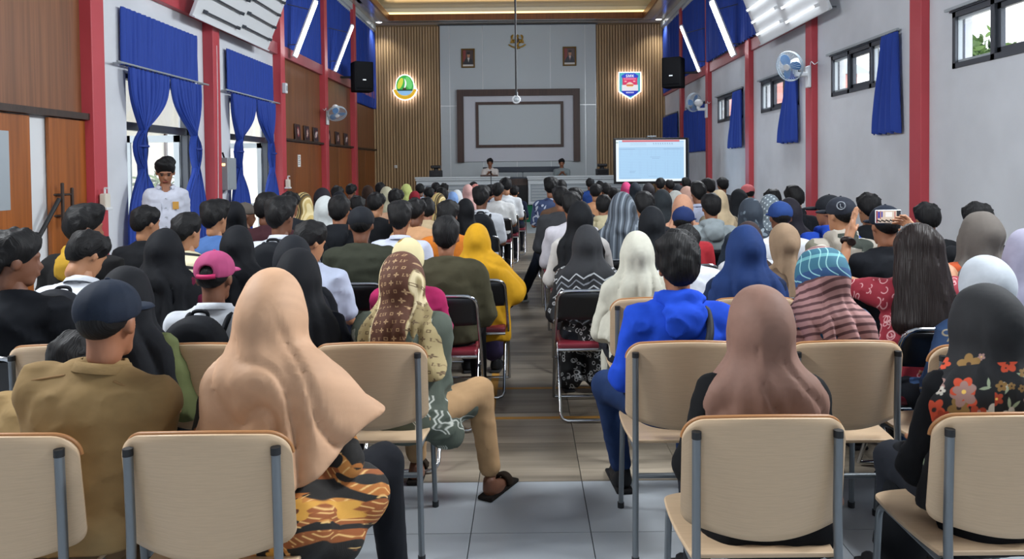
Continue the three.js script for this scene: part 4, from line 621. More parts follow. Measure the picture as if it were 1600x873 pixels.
function armPrims(J, g, t1 = 1, k0 = 1) { const P = []; for (const a of J.arm) { P.push(cap(a.S, t1 < 1 ? mix(a.S, a.E, t1) : a.E, 0.052 * k0 + g, 0.042 * k0 + g)); if (t1 >= 1.01) P.push(cap(a.E, mix(a.E, a.W, t1 - 1), 0.041 * k0 + g, 0.031 * k0 + g)); } return P; }
function legPrims(J, g, t = 1) { const P = []; for (const l of J.leg) { P.push(cap(l.hp, l.K, 0.088 + g, 0.06 + g), cap(l.K, mix(l.K, l.A, t), 0.058 + g, 0.058 + (0.04 - 0.058) * t + g)); } return P; }
function footPlace(g, l, s) { const m = new THREE.Matrix4().compose(V(l.A[0], max(0, l.A[1] - 0.09), l.A[2]), new THREE.Quaternion().setFromEuler(new THREE.Euler(l.pitch ?? 0, l.fy, 0)), V(s, s, s)); return g.clone().applyMatrix4(m); }
const wrinkle = (seed, a, fx = 9, fy = 13) => (x, y, z) => { const n = noise3(x * fx + seed, y * fy, z * fx), m = noise3(x * fx * 2.3, y * fy * 1.7 + seed, z * fx * 2.3); const q = 1 - abs(n) * 2.2; return a * ((q > 0 ? q * q : 0) * -0.9 + m * 0.45 + 0.15);  };
// builds a whole figure as children of root; q: 'fine' | 'mid' | 'coarse'
function figure(root, o) {
  const fine = o.q === 'fine', c = fine ? 0.0135 : o.q === 'mid' ? 0.017 : 0.022, J = bodyJoints(o), f = o.sex === 'f', sd = o.seed ?? 1, skin = o.skin ?? M.skin;
  const top = o.top ?? '#333', bot = o.bot ?? '#1c1f26', matTop = o.topMat ?? cm(top), matBot = o.botMat ?? cm(bot), kids = {};
  // body
  const B0 = [...torsoPrims(J, -0.012, f), ...armPrims(J, -0.006, 2), ...legPrims(J, -0.01), cap(J.N, J.Hd, 0.05, 0.045)];
  const parts = [net(B0, { k: 0.03, cell: fine ? 0.024 : 0.036, amp: 0.004 }), place(fine ? HEAD.fine : HEAD.coarse, J.F)];
  for (const a of J.arm) { const hs = o.hands && o.hands[a.s < 0 ? 0 : 1]; parts.push(placeHand(hs ? HAND[hs] : fine ? HAND.relaxed : HAND.coarse, a.W, a.E, a.s, o.hroll ? o.hroll[a.s < 0 ? 0 : 1] : 0)); }
  if (o.barefoot) for (const l of J.leg) parts.push(footPlace(SHOE, l, 0.86));
  mesh('body', parts, skin, root);
  // shirt, blouse or dress top
  const sl = o.sleeve ?? (f ? 1.93 : 0.78), gap = o.loose ?? 0.012, W = wrinkle(sd, o.wr0 ?? 0.011), neckY = J.N[1], uH = J.u;
  const hem = o.hem ?? -0.03;
  const shirtP = [...torsoPrims(J, gap, f), ...armPrims(J, gap + 0.003, sl, 1.06)];
  if (false) shirtP.push({ ...cap(addv(J.N, -0.06, 0.0, 0.045), addv(J.N, 0.06, 0.0, 0.045), 0.05), k: 0.02 }, { ...cap(addv(J.N, 0, -0.06, 0.075), addv(J.N, 0, -0.13, 0.1), 0.075, 0.03, 0.7), k: 0.02 });
  if (f && o.dress !== false) { shirtP.push(cap([-0.07, J.H[1] - 0.02, -0.05], [-0.1, J.H[1] + 0.0, -0.36], 0.1, 0.085), cap([0.07, J.H[1] - 0.02, -0.05], [0.1, J.H[1], -0.36], 0.1, 0.085), cap([-0.1, 0.5, -0.36], [-0.1, o.dressLow ?? 0.2, -0.4], 0.085, 0.1), cap([0.1, 0.5, -0.36], [0.1, o.dressLow ?? 0.2, -0.4], 0.085, 0.1)); }
  for (const e of o.extra ?? []) shirtP.push(cap(e.slice(0, 3), e.slice(3, 6), e[6], e[7]));
  if (o.spread) shirtP.push(cap([-0.12, J.H[1] + 0.005, 0.1], [0.12, J.H[1] + 0.005, 0.1], 0.105), cap([-0.12, J.H[1] - 0.02, 0.1], [0.12, J.H[1] - 0.02, 0.1], 0.09));
  const neckCut = o.collar ? 0.06 : 0.028;
  const sm = Object.assign((d, x, y, z) => { d += W(x, y, z); const hx = x - J.N[0], hz = z - J.N[2], e = (y - neckY) * 1 - (hz * 0.35) - neckCut; let r = smax(d, e, 0.006); if (!(f && o.dress !== false)) { const h = (J.H[1] + hem) - y; if (abs(x) < 0.24 && z > -0.2) r = smax(r, h, 0.01); } if (o.collar) r = smax(r, 0.055 - hypot(hx, hz + 0.012), 0.004); if (o.collar && y > neckY - 0.06) { } return r; }, { clips: true });
  const shirt = mesh(o.topName ?? (f && o.dress !== false ? 'dress' : o.hoodie ? 'hoodie' : 'shirt'), net(shirtP, { k: 0.028, cell: c, amp: 0.012, mod: o.collar ? Object.assign((d, x, y, z) => { let r = sm(d, x, y, z); return r; }, { clips: true }) : sm, uvk: 1 }), matTop, root); kids.shirt = shirt;
  if (o.collar) { const q = new THREE.Quaternion().setFromUnitVectors(V(0, 1, 0), V(...J.Hd).sub(V(...J.N)).normalize()); mesh('collar', cloth(28, 5, (u, v) => { const an = (u - 0.5) * 5.0, r = v < 0.5 ? 0.063 + 0.004 * sin(v * 6) : 0.069 + (v - 0.5) * 0.035, y = v < 0.5 ? 0.005 + v * 0.085 : 0.0475 - (v - 0.5) * 0.075, p = V(sin(an) * r * 1.02, y - 0.018 * (1 - cos(an)) * 0.5, cos(an) * r).applyQuaternion(q); return [p.x + J.N[0], p.y + J.N[1] - 0.002, p.z + J.N[2] - 0.004]; }, 0.005), matTop, shirt); }
  if (o.hoodie) { const n = J.N, pr = []; for (let i = 0; i < 9; i++) { const a0 = -2.3 + i * 0.511, a1 = a0 + 0.511, r = 0.084, pt = (a) => addv(n, sin(a) * r, 0.012 + 0.02 * cos(a), cos(a) * r * 0.95 - 0.005); pr.push(cap(pt(a0), pt(a1), 0.026)); } pr.push(ell(addv(J.at(0.405), 0, 0, 0.128), [0.085, 0.075, 0.036]), ell(addv(J.at(0.455), 0, 0, 0.1), [0.1, 0.04, 0.04]));
    mesh('hood', net(pr, { k: 0.035, cell: fine ? 0.012 : 0.018, amp: 0.012, mod: (d, x, y, z) => d + wrinkle(sd + 3, 0.012, 11, 14)(x, y, z) }), o.hoodTop ? cm(o.hoodTop) : matTop, shirt); }
  // trousers
  mesh(f && o.dress !== false ? 'underskirt' : 'trousers', net([cap([-0.06, J.H[1], J.H[2]], [0.06, J.H[1], J.H[2]], 0.115), ...legPrims(J, 0.012, o.legT ?? 0.9)], { k: 0.03, cell: c * 1.25, amp: 0.008, mod: (d, x, y, z) => d + 0.5 * W(x, y * 1.3, z) }), matBot, root);
  for (const l of J.leg) { if (o.barefoot) { const sh = mesh('sandal', footPlace(SOLE, l, 1), cm('#1a1512'), root); mesh('strap', footPlace(new THREE.TorusGeometry(0.042, 0.012, 8, 20, PI).scale(1, 1, 2.2).translate(0, 0.028, -0.12), l, 1), cm('#2a2018'), sh); } else { const s = mesh('shoe', footPlace(SHOE, l, 1), cm(o.shoe ?? '#16171a', { r: 0.6 }), root); mesh('sole', footPlace(SOLE, l, 1), cm(o.sole ?? '#2a2a2c'), s); } }
  // head
  const hr = (name, g, m, par = root) => { const h = mesh(name, g, m, par); h.position.set(...J.F.o); h.quaternion.copy(J.F.q); return h; };
  const hd = o.head ?? 'hair0';
  if (hd.startsWith('hair')) { const k = +hd[4] || 0; hr('hair', (fine ? HAIR.fine : HAIR.coarse)[k], o.hairMat ?? M.hair).scale.setScalar(o.hairScale ?? 1.04); }
  if (hd === 'cropped') hr('hair', CAP.cropped, M.hair);
  if (hd === 'long') hr('hair', HAIR.long, M.hairBrown);
  if (hd.startsWith('cap')) {
    hr('hair', CAP.cropped, M.hair); const c0 = hr('cap', hd === 'caphole' ? CAP.hole : fine ? CAP.fine : CAP.coarse, cm(o.hw ?? '#222', { r: 0.8 })); mesh('brim', CAP.brim, cm(o.brim ?? o.hw ?? '#222'), c0); mesh('button', new THREE.SphereGeometry(0.008, 10, 8).scale(1, 0.6, 1).translate(0, 0.138, 0.008), cm(o.hw ?? '#222'), c0);
    if (hd === 'caphole') mesh('strap', tube([[-0.045, 0.016, 0.1], [0, 0.014, 0.113], [0.045, 0.016, 0.1]], 0.009, 16, 8).scale(1, 1.3, 1).translate(0, -0.003, 0), cm('#c8336a', { r: 0.5 }), c0);
  }
  if (hd === 'hijab') {
    const len = o.drape ?? 0.3, full = o.full ?? 1, N = J.N, z1 = o.hsz ?? 1, P = [ell([0, 0.018, 0.01], [0.095 * z1, 0.119, 0.114 * z1], 1), ell([0, -0.005, 0.075], [0.06 * z1, 0.055 * z1, 0.062 * z1], 1), { ...ell([0, -0.06, -0.035], [0.076, 0.075, 0.075], 1) }];
    const nk = [N[0] * 0.45 + J.Hd[0] * 0.55, N[1] * 0.45 + J.Hd[1] * 0.55, N[2] * 0.45 + J.Hd[2] * 0.55 + 0.014];
    if (!o.tied) P.push({ ...cap(addv(nk, 0, 0.02, 0.0), addv(N, 0, -0.03, 0.02), 0.088 + (full - 1) * 0.1, 0.108 + (full - 1) * 0.16), k: 0.06 }, cap(J.at(0.375, -J.sh * 0.86), J.at(0.375, J.sh * 0.86), 0.073 * full), cap(J.at(0.4, 0, 0.025), J.at(0.47 - len, 0, 0.03), 0.105 * full, 0.146 * full, 0.6), cap(addv(N, 0, 0, -0.02), J.at(0.34, 0, -0.09), 0.075, 0.1, 0.75));
    else P.push(cap(addv(nk, 0, 0.03, 0.0), addv(nk, 0, -0.06, 0.01), 0.066, 0.07), cap(J.at(0.43, -J.sh * 0.5), J.at(0.43, J.sh * 0.5), 0.06), cap(addv(nk, 0.0, 0, 0.06), J.at(0.3, 0.02, 0.12), 0.035, 0.06));
    if (o.wrap) P.push(cap(J.at(0.42, o.wrap * 0.12, 0.03), J.at(0.22, o.wrap * 0.27, -0.06), 0.1, 0.12));
    const hemB = N[1] - len, NF = o.nf ?? 9, fa = o.fa ?? 0.012, s1 = sd * 1.7;
    kids.hijab = mesh('hijab', net(P, { k: o.tied ? 0.03 : o.soft ?? 0.06, cell: fine ? 0.011 : o.q === 'mid' ? 0.0145 : 0.019, amp: 0.03, F: J.F, uvk: 1, mod: Object.assign((d, x, y, z, hx, hy, hz) => {
      const t = max(0, min(1, (J.Hd[1] + 0.06 - y) / 0.3)), ph = atan2(x - N[0], z - N[2] + 0.02), w = noise3(ph * 1.4 + s1, y * 3.5, s1), fold = sin(ph * NF + w * 4.5 + s1 + (y - N[1]) * (o.twist ?? 3)); const cr = 1 - abs(sin(ph * NF * 0.5 + w * 3.2 + s1 * 2 + (y - N[1]) * (o.twist ?? 3) * 1.3)); d += fa * t * (fold * 0.55 + 1.5 * cr * cr * cr + 0.5 * noise3(ph * 4, y * 5 + s1, 7)) * 0.9 + 0.0028 * noise3(hx * 20 + s1, hy * 16, hz * 20);
      d = smax(d, 0.058 - hypot(hx * 0.95, (hy + 0.012) * 0.7, (hz + 0.095) * 0.9), 0.012);
      const hm = hemB + (o.point ?? 0.35) * abs(x - N[0]) - 0.02 * (o.point ?? 0.35) + 0.012 * fold * t + (z < -0.02 ? 0.0 : 0); if (!o.tied) d = smax(d, hm - y, 0.012); return d; }, { clips: true }) }), o.hwMat ?? cm(o.hw ?? '#222', { r: o.hr0 ?? 0.8 }), root);
    if (o.under) mesh('under_scarf', place(new THREE.TorusGeometry(0.079, 0.012, 8, 28).scale(1, 1.25, 1).rotateX(-0.2).translate(0, 0.0, -0.05), J.F), cm(o.under), kids.hijab);
  }
  if (o.eyes) for (const s of [-1, 1]) { const g = (q) => place(q, J.F); mesh('eye', g(new THREE.SphereGeometry(0.011, 12, 10).scale(1.2, 0.7, 0.6).translate(s * 0.031, 0.001, -0.081)), M.blackGloss, root); mesh('eyebrow', g(RB(0.04, 0.008, 0.01, s * 0.032, 0.024, -0.09, 0.004)), M.hair, root); }
  if (o.eyes) mesh('mouth', place(new THREE.SphereGeometry(1, 14, 10).scale(0.024, 0.008, 0.01).translate(0, -0.062, -0.093), J.F), cm('#7d3f38', { r: 0.5 }), root);
  return { J, ...kids };
}
// puts a figure so that its head comes to (x, top, z)
function seat(root, J, o, x, top, z, yaw) {
  const hw = (o.head ?? '').startsWith('hijab') ? 0.137 : (o.head ?? '').startsWith('cap') ? 0.137 : o.head === 'cropped' ? 0.1 : 0.13, up = V(0, 1, 0).applyQuaternion(J.F.q).y;
  const s = top / (J.Hd[1] + hw * up); root.scale.setScalar(s); root.rotation.y = yaw; const h = V(J.Hd[0], 0, J.Hd[2]).multiplyScalar(s).applyAxisAngle(V(0, 1, 0), yaw); root.position.set(x - h.x, o.y0 ?? 0, z - h.z); return s;
}
// ---------------------------------------------------------------- printed cloths (one metre square, drawn top down)
const print_ = (draw, n = 512) => canvasTex(n, n, (x, w) => { SEED = 11; draw(x, w); });
const flower = (x, cx, cy, r, c, eye) => { x.fillStyle = c; for (let k = 0; k < 5; k++) { const a = k * 1.2566 + cx; x.beginPath(); x.ellipse(cx + cos(a) * r * 0.6, cy + sin(a) * r * 0.6, r * 0.55, r * 0.42, a, 0, 7); x.fill(); } x.fillStyle = eye; x.beginPath(); x.arc(cx, cy, r * 0.22, 0, 7); x.fill(); };
const leafAt = (x, cx, cy, a, L, c) => { x.save(); x.translate(cx, cy); x.rotate(a); x.fillStyle = c; x.beginPath(); x.moveTo(0, 0); x.quadraticCurveTo(L * 0.5, -L * 0.28, L, 0); x.quadraticCurveTo(L * 0.5, L * 0.28, 0, 0); x.fill(); x.restore(); };
const PT = {
  batik: print_((x, w) => { x.fillStyle = '#15120f'; x.fillRect(0, 0, w, w); for (let i = 0; i < 190; i++) { const cx = hash3(i, 1, 3) * w, cy = hash3(i, 2, 5) * w, a = hash3(i, 3, 7) * 6.3, L = 42 + 36 * hash3(i, 4, 9); leafAt(x, cx, cy, a, L, ['#a8662c', '#8a4c22', '#b87a3a'][i % 3]); x.strokeStyle = '#d9b070'; x.lineWidth = 2; for (let k = 1; k < 6; k++) { x.save(); x.translate(cx, cy); x.rotate(a); x.beginPath(); x.moveTo(L * k / 6, -L * 0.1); x.lineTo(L * k / 6 + 6, L * 0.1); x.stroke(); x.restore(); } } for (let i = 0; i < 26; i++) flower(x, hash3(i, 7, 1) * w, hash3(i, 8, 2) * w, 12 + 10 * hash3(i, 9, 3), '#c8943e', '#5a2e14'); x.fillStyle = '#15120f'; for (let i = 0; i < 60; i++) { x.beginPath(); x.ellipse(hash3(i, 11, 1) * w, hash3(i, 12, 2) * w, 12, 7, i, 0, 7); x.fill(); } }),
  monogram: print_((x, w) => { x.fillStyle = '#a5946a'; x.fillRect(0, 0, w, w); x.fillStyle = '#53301f'; x.fillRect(488, 0, 24, w); x.fillRect(0, 0, 66, w); x.fillRect(330, 0, 36, w); x.fillRect(160, 0, 46, w); x.fillStyle = '#8a7a54'; x.fillRect(70, 0, 30, w); x.lineWidth = 5; x.strokeStyle = '#cfc09a'; for (const k of [70, 484, 326, 370, 156, 210]) { x.beginPath(); x.moveTo(k, 0); x.lineTo(k, w); x.stroke(); }
    for (let j = 0; j < 26; j++) for (let i = 0; i < 26; i++) { const cx = i * 20 + (j % 2) * 10, cy = j * 20, dk = cx > 488 || cx < 66 || (cx > 330 && cx < 366) || (cx > 160 && cx < 206); x.fillStyle = x.strokeStyle = dk ? '#b89a72' : '#5a4630'; x.lineWidth = 1.6; if ((i + j) % 3 === 0) { for (let q = 0; q < 4; q++) { x.beginPath(); x.ellipse(cx + cos(q * 1.57) * 3.6, cy + sin(q * 1.57) * 3.6, 3, 1.7, q * 1.57, 0, 7); x.fill(); } } else if ((i + j) % 3 === 1) { x.font = 'bold 10px serif'; x.textAlign = 'center'; x.fillText('LV', cx, cy + 4); } else { x.strokeRect(cx - 3, cy - 3, 6, 6); } } }),
  kimono: print_((x, w) => { x.fillStyle = '#4a5248'; x.fillRect(0, 0, w, w); x.strokeStyle = '#c9cbc2'; x.lineWidth = 2.2; for (let i = 0; i < 15; i++) { const cx = rr(20, w - 30), cy = rr(10, w - 70), n = floor(rr(2, 7)), L = rr(25, 75), a = rr(-0.25, 0.25); for (let k = 0; k < n; k++) { x.beginPath(); x.moveTo(cx + k * 5, cy); for (let q = 1; q < 6; q++) x.lineTo(cx + k * 5 + a * L * q / 5 + (q % 2 ? 2 : -2), cy + L * q / 5); x.stroke(); } } }),
  zigzag: print_((x, w) => { x.fillStyle = '#1c1e23'; x.fillRect(0, 0, w, w); for (const [y0, n] of [[50, 4], [190, 4]]) for (let r = 0; r < n; r++) { x.lineWidth = 5; x.strokeStyle = r % 2 ? '#7d828a' : '#b4b8bd'; x.beginPath(); for (let k = 0; k <= 16; k++) x.lineTo(k * 32, y0 + r * 22 + (k % 2 ? 22 : 0)); x.stroke(); } x.fillStyle = '#c9ccd0'; x.font = 'bold 22px sans-serif'; x.fillText('OH LALA', 180, 172);  }),
  squiggle: print_((x, w) => { x.fillStyle = '#18191c'; x.fillRect(0, 0, w, w); x.strokeStyle = '#b9bbbd'; x.lineWidth = 3.5; for (let i = 0; i < 700; i++) { const cx = rr(0, w), cy = rr(0, w); x.beginPath(); x.arc(cx, cy, rr(4, 8), rr(0, 6), rr(6.5, 10)); x.stroke(); } }),
  floral: print_((x, w) => { x.fillStyle = '#131519'; x.fillRect(0, 0, w, w); for (let i = 0; i < 60; i++) { const cx = rr(0, w), cy = rr(20, 190); leafAt(x, cx, cy, rr(0, 6), 22, '#9aa88a'); } for (let i = 0; i < 150; i++) { const cx = hash3(i, 1, 8) * w, cy = (hash3(i, 2, 9) * 205 - 14 + w) % w; flower(x, cx, cy, 6 + 15 * hash3(i, 5, 2) ** 2, ['#b98f86', '#a33c22', '#8a6a3a', '#c9c4b8', '#9c7a72', '#c84a2c'][i % 6], ['#3a2420', '#e8c060', '#2a1a14'][i % 3]); } }),
  tealpink: print_((x, w) => { x.fillStyle = '#a97f7c'; x.fillRect(0, 0, w, w); x.strokeStyle = '#5a3a3c'; x.lineWidth = 7; for (let k = -4; k < 32; k++) { x.beginPath(); x.moveTo(0, k * 19 + 40); x.bezierCurveTo(170, k * 19 - 30, 340, k * 19 + 60, 512, k * 19 + 40); x.stroke(); } x.fillStyle = '#2a5f74'; x.fillRect(0, 372, w, 84); x.fillStyle = '#5f9aa0'; x.fillRect(0, 394, w, 10); x.fillStyle = '#1f4470'; x.fillRect(0, 436, 512, 22); x.strokeStyle = '#8fc0c0'; x.lineWidth = 2.5; for (let k = 0; k < 22; k++) { x.beginPath(); x.moveTo(k * 26, 372); x.bezierCurveTo(k * 26 + 30, 400, k * 26 - 20, 430, k * 26 + 40, 456); x.stroke(); } }),
  denimbow: print_((x, w) => { x.fillStyle = '#31507c'; x.fillRect(0, 0, w, w); x.strokeStyle = '#b3aa92'; x.lineWidth = 4; for (let j = 0; j < 4; j++) for (let i = 0; i < 4; i++) { const cx = i * 128 + (j % 2) * 64 + 30, cy = j * 128 + 40; x.beginPath(); x.ellipse(cx - 12, cy, 11, 7, 0.4, 0, 7); x.stroke(); x.beginPath(); x.ellipse(cx + 12, cy, 11, 7, -0.4, 0, 7); x.stroke(); x.beginPath(); x.moveTo(cx - 12, cy + 22); x.lineTo(cx, cy); x.lineTo(cx + 12, cy + 22); x.stroke(); } }),
  redbatik: print_((x, w) => { x.fillStyle = '#8c2030'; x.fillRect(0, 0, w, w); for (let i = 0; i < 320; i++) { const cx = rr(0, w), cy = rr(0, w); x.strokeStyle = '#d0a0a0'; x.lineWidth = 3; x.beginPath(); x.arc(cx, cy, rr(4, 11), rr(0, 6), rr(7, 10)); x.stroke(); } }),
  creamfloral: print_((x, w) => { x.fillStyle = '#cbbf94'; x.fillRect(0, 0, w, w); for (let i = 0; i < 60; i++) { x.fillStyle = ['#2e3a40', '#8a6a2a', '#a8c0b8'][i % 3]; x.beginPath(); x.ellipse(rr(0, w), rr(0, w), rr(8, 28), rr(6, 16), rr(0, 3), 0, 7); x.fill(); } }),
  brownfloral: print_((x, w) => { x.fillStyle = '#5a4426'; x.fillRect(0, 0, w, w); for (let i = 0; i < 260; i++) { x.fillStyle = ['#c9b878', '#8a7a3a', '#d8d0a8'][i % 3]; x.beginPath(); x.arc(rr(0, w), rr(0, w), rr(4, 10), 0, 7); x.fill(); } }),
  camo: print_((x, w) => { x.fillStyle = '#9c958a'; x.fillRect(0, 0, w, w); for (let i = 0; i < 40; i++) { x.fillStyle = ['#2c332c', '#6a685a', '#c9c4b8'][i % 3]; x.beginPath(); x.ellipse(rr(0, w), rr(0, w), rr(20, 60), rr(12, 30), rr(0, 3), 0, 7); x.fill(); } }),
  greystripe: print_((x, w) => { x.fillStyle = '#4c5560'; x.fillRect(0, 0, w, w); x.fillStyle = '#79838d'; for (let k = 0; k < 18; k++) x.fillRect(k * 28, 0, 7, w); x.fillStyle = '#2e353d'; for (let k = 0; k < 18; k++) x.fillRect(k * 28 + 14, 0, 6, w); }),
  greyweave: print_((x, w) => { x.fillStyle = '#69757e'; x.fillRect(0, 0, w, w); x.fillStyle = '#b8c4c9'; for (let j = 0; j < 32; j++) for (let i = 0; i < 32; i++) if ((i + j) % 2) x.fillRect(i * 16, j * 16, 9, 9); }),
  bluefloral: print_((x, w) => { x.fillStyle = '#2a3440'; x.fillRect(0, 0, w, w); for (let i = 0; i < 180; i++) { x.fillStyle = ['#6f7d88', '#46525e', '#8c98a0'][i % 3]; x.beginPath(); x.ellipse(rr(0, w), rr(0, w), rr(6, 20), rr(4, 9), rr(0, 3), 0, 7); x.fill(); } }),
  bluebatik: print_((x, w) => { x.fillStyle = '#39496e'; x.fillRect(0, 0, w, w); for (let i = 0; i < 150; i++) { x.fillStyle = ['#b4bed0', '#232f52'][i % 2]; x.beginPath(); x.ellipse(rr(0, w), rr(0, w), rr(8, 26), rr(4, 10), rr(0, 3), 0, 7); x.fill(); } }),
  goldscarf: print_((x, w) => { x.fillStyle = '#c4ac6e'; x.fillRect(0, 0, w, w); for (let i = 0; i < 40; i++) { x.fillStyle = ['#7a6434', '#e0d0a0', '#4a3e28'][i % 3]; x.fillRect(rr(0, w), 0, rr(4, 14), w); } }),
  creamstripe: print_((x, w) => { x.fillStyle = '#cfc7a8'; x.fillRect(0, 0, w, w); x.fillStyle = '#1a1a1c'; for (let k = 0; k < 9; k++) x.fillRect(0, k * 58, w, 12); }),
};
const PM = {}; for (const k in PT) PM[k] = std({ map: PT[k], roughness: 0.82, bumpMap: clothBump, bumpScale: 0.0004 });
// ---------------------------------------------------------------- chairs
function woodChair(label) { // bent plywood on a steel tube frame; origin under the seat centre, facing -z
  const t = thing('plywood_chair', label, 'chair');
  const w = 0.225, y0 = 0.545, y1 = 0.862, nu = 44, nv = 16, rd = (x, r) => { const q = max(0, abs(x) - (w - r)); return r - sqrt(max(0, r * r - q * q)); };
  const edge = (u) => { const x = (u - 0.5) * 2 * w; return [y0 - 0.04 * cos((u - 0.5) * PI) + rd(x, 0.03), y1 - 0.022 * (u * 2 - 1) ** 2 - rd(x, 0.055)]; };
  const un = (i) => 0.5 - 0.5 * cos(PI * i);                   // denser toward the rounded corners
  const back = cloth(nu, nv, (u0, v) => { const u = un(u0), [a, b] = edge(u), y = b + (a - b) * v, x = (u - 0.5) * 2 * w; return [x, y, 0.215 - 0.055 * (u * 2 - 1) ** 2 + (y - y0) * 0.12]; }, 0.012);
  const bk = mesh('backrest', back, M.beech, t); { const e = []; for (let i = 0; i <= 40; i++) { const u = un(i / 40), [a, b] = edge(u); e.push([(u - 0.5) * 2 * w, b, 0.209 - 0.055 * (u * 2 - 1) ** 2 + (b - y0) * 0.12]); } mesh('edge_band', tube(e, 0.0066, 80, 6), M.beechEdge, bk); }
  const s = new THREE.Shape(); s.moveTo(-0.2, 0.19); s.lineTo(0.2, 0.19); s.quadraticCurveTo(0.225, 0.0, 0.21, -0.16); s.quadraticCurveTo(0.2, -0.21, 0, -0.215); s.quadraticCurveTo(-0.2, -0.21, -0.21, -0.16); s.quadraticCurveTo(-0.225, 0, -0.2, 0.19);
  mesh('seat', meterUV(ext(s, 0.014, 0.004).rotateX(PI / 2).translate(0, 0.455, 0)), M.beech, t);
  for (const q of [-1, 1]) {
    const x = q * 0.196; mesh('rear_leg', bentTube([[x, 0.8, 0.232], [x, 0.5, 0.222], [x * 1.06, 0.0, 0.275]], 0.0125, 0.12, 30, 12), M.steel, t);
    mesh('cap', Cyl(0.0135, 0.0135, 0.02, x, 0.808, 0.232, 14), M.black, t); mesh('front_leg', bentTube([[x, 0.43, 0.2], [x, 0.432, -0.17], [x * 1.04, 0.0, -0.2]], 0.0115, 0.06, 40, 10), M.steel, t);
    for (const z of [0.275, -0.2]) mesh('foot_cap', Cyl(0.015, 0.015, 0.025, x * (z > 0 ? 1.06 : 1.04), 0.0125, z, 12), M.black, t);
  }
  mesh('stretcher', rod([-0.196, 0.33, 0.238], [0.196, 0.33, 0.238], 0.0105), M.steel, t); mesh('front_stretcher', rod([-0.196, 0.42, -0.16], [0.196, 0.42, -0.16], 0.0105), M.steel, t);
  return t;
}
function foldChair(label) {
  const t = thing('folding_chair', label, 'chair');
  mesh('back_frame', bentTube([[-0.215, 0.02, -0.2], [-0.215, 0.45, 0.06], [-0.2, 0.8, 0.24], [0.2, 0.8, 0.24], [0.215, 0.45, 0.06], [0.215, 0.02, -0.2]], 0.011, 0.07, 70, 8), M.chrome, t);
  mesh('rear_frame', bentTube([[-0.19, 0.44, -0.12], [-0.19, 0.014, 0.26], [0.19, 0.014, 0.26], [0.19, 0.44, -0.12]], 0.0105, 0.05, 50, 8), M.chrome, t);
  mesh('front_rail', rod([-0.21, 0.02, -0.2], [0.21, 0.02, -0.2], 0.0105, 8), M.chrome, t);
  mesh('backrest', cloth(12, 6, (u, v) => [(u - 0.5) * 0.385, 0.79 - v * 0.17, 0.232 - v * 0.08 + 0.02 - 0.03 * (u * 2 - 1) ** 2], 0.018), M.vinylBlack, t);
  mesh('seat', RB(0.4, 0.045, 0.38, 0, 0.445, -0.02, 0.018, 2), M.vinylRed, t); mesh('seat_frame', rod([-0.2, 0.425, 0.17], [0.2, 0.425, 0.17], 0.011, 8), M.chrome, t);
  return t;
}
let wood0, fold0;
function addChair(kind, x, z, yaw, label, group) {
  let c; if (kind === 'w') { c = wood0 ? wood0.clone() : (wood0 = woodChair(label)); } else c = fold0 ? fold0.clone() : (fold0 = foldChair(label));
  if (!c.parent) { c.name = numbered(kind === 'w' ? 'plywood_chair' : 'folding_chair'); scene.add(c); }
  c.userData = { label, category: 'chair', group }; c.position.set(x, 0, z); c.rotation.y = yaw; return c;
}
// ---------------------------------------------------------------- backpacks
function backpack(J, root, col, label, logo) {
  const t = thing('backpack', label, 'bag'); root.updateMatrixWorld(); t.position.copy(root.position); t.rotation.copy(root.rotation); t.scale.copy(root.scale);
  const c = J.at(0.255, 0, 0.21), q = new THREE.Quaternion().setFromUnitVectors(V(0, 1, 0), J.u), P = (g) => g.applyQuaternion(q).translate(...c), m = cm(col, { r: 0.75 });
  mesh('body', P(net([cap([0, -0.13, 0], [0, 0.09, 0], 0.165, 0.15), ell([0, -0.02, 0.02], [0.17, 0.22, 0.09])], { k: 0.04, cell: 0.014, amp: 0.01, mod: (d, x, y, z) => smax(d, abs(z) - 0.075, 0.05) + 0.004 * noise3(x * 12, y * 12, z * 12) })), m, t);
  mesh('pocket', P(net([ell([0, -0.09, 0.07], [0.125, 0.1, 0.035])], { cell: 0.014, amp: 0.004 })), m, t); mesh('handle', P(tube([[-0.04, 0.2, -0.05], [-0.03, 0.245, -0.05], [0.03, 0.245, -0.05], [0.04, 0.2, -0.05]], 0.009, 20, 8)), m, t);
  for (const s of [-1, 1]) mesh('strap', tube([J.at(0.36, s * 0.09, 0.16), J.at(0.46, s * 0.1, 0.06), J.at(0.43, s * 0.11, -0.07), J.at(0.25, s * 0.13, -0.135), J.at(0.1, s * 0.16, -0.03)], 0.014, 30, 8), m, t);
  if (logo) mesh('logo', P(new THREE.TorusGeometry(0.035, 0.004, 6, 24).translate(0.02, -0.09, 0.105)), cm('#8a8f98'), t);
  return t;
}
// ---------------------------------------------------------------- people
const protos = {}; const SEATED = 'people seated in the middle and front rows';
function protoOf(o) {
  const hd = o.head ?? 'hair0', key = [hd.startsWith('hijab') ? 'hijab' : hd, o.pv ?? 0, o.hoodie ? 1 : 0, o.collar ? 1 : 0].join('|'); if (protos[key]) return protos[key];
  const root = new THREE.Group(), f = hd === 'hijab'; const fig = figure(root, { sex: f ? 'f' : 'm', head: hd, hoodie: o.hoodie, collar: o.collar, q: 'coarse', seed: 3 + (o.pv ?? 0) * 2.3, nf: 7 + (o.pv ?? 0) * 2, drape: [0.3, 0.36, 0.27][o.pv ?? 0], full: [1, 1.06, 0.95][o.pv ?? 0], fa: 0.014, hy: [0.1, -0.25, 0.3][o.pv ?? 0], hp: [0.05, 0.12, 0.2][o.pv ?? 0] });
  return (protos[key] = { root, J: fig.J, o: { head: hd } });
}
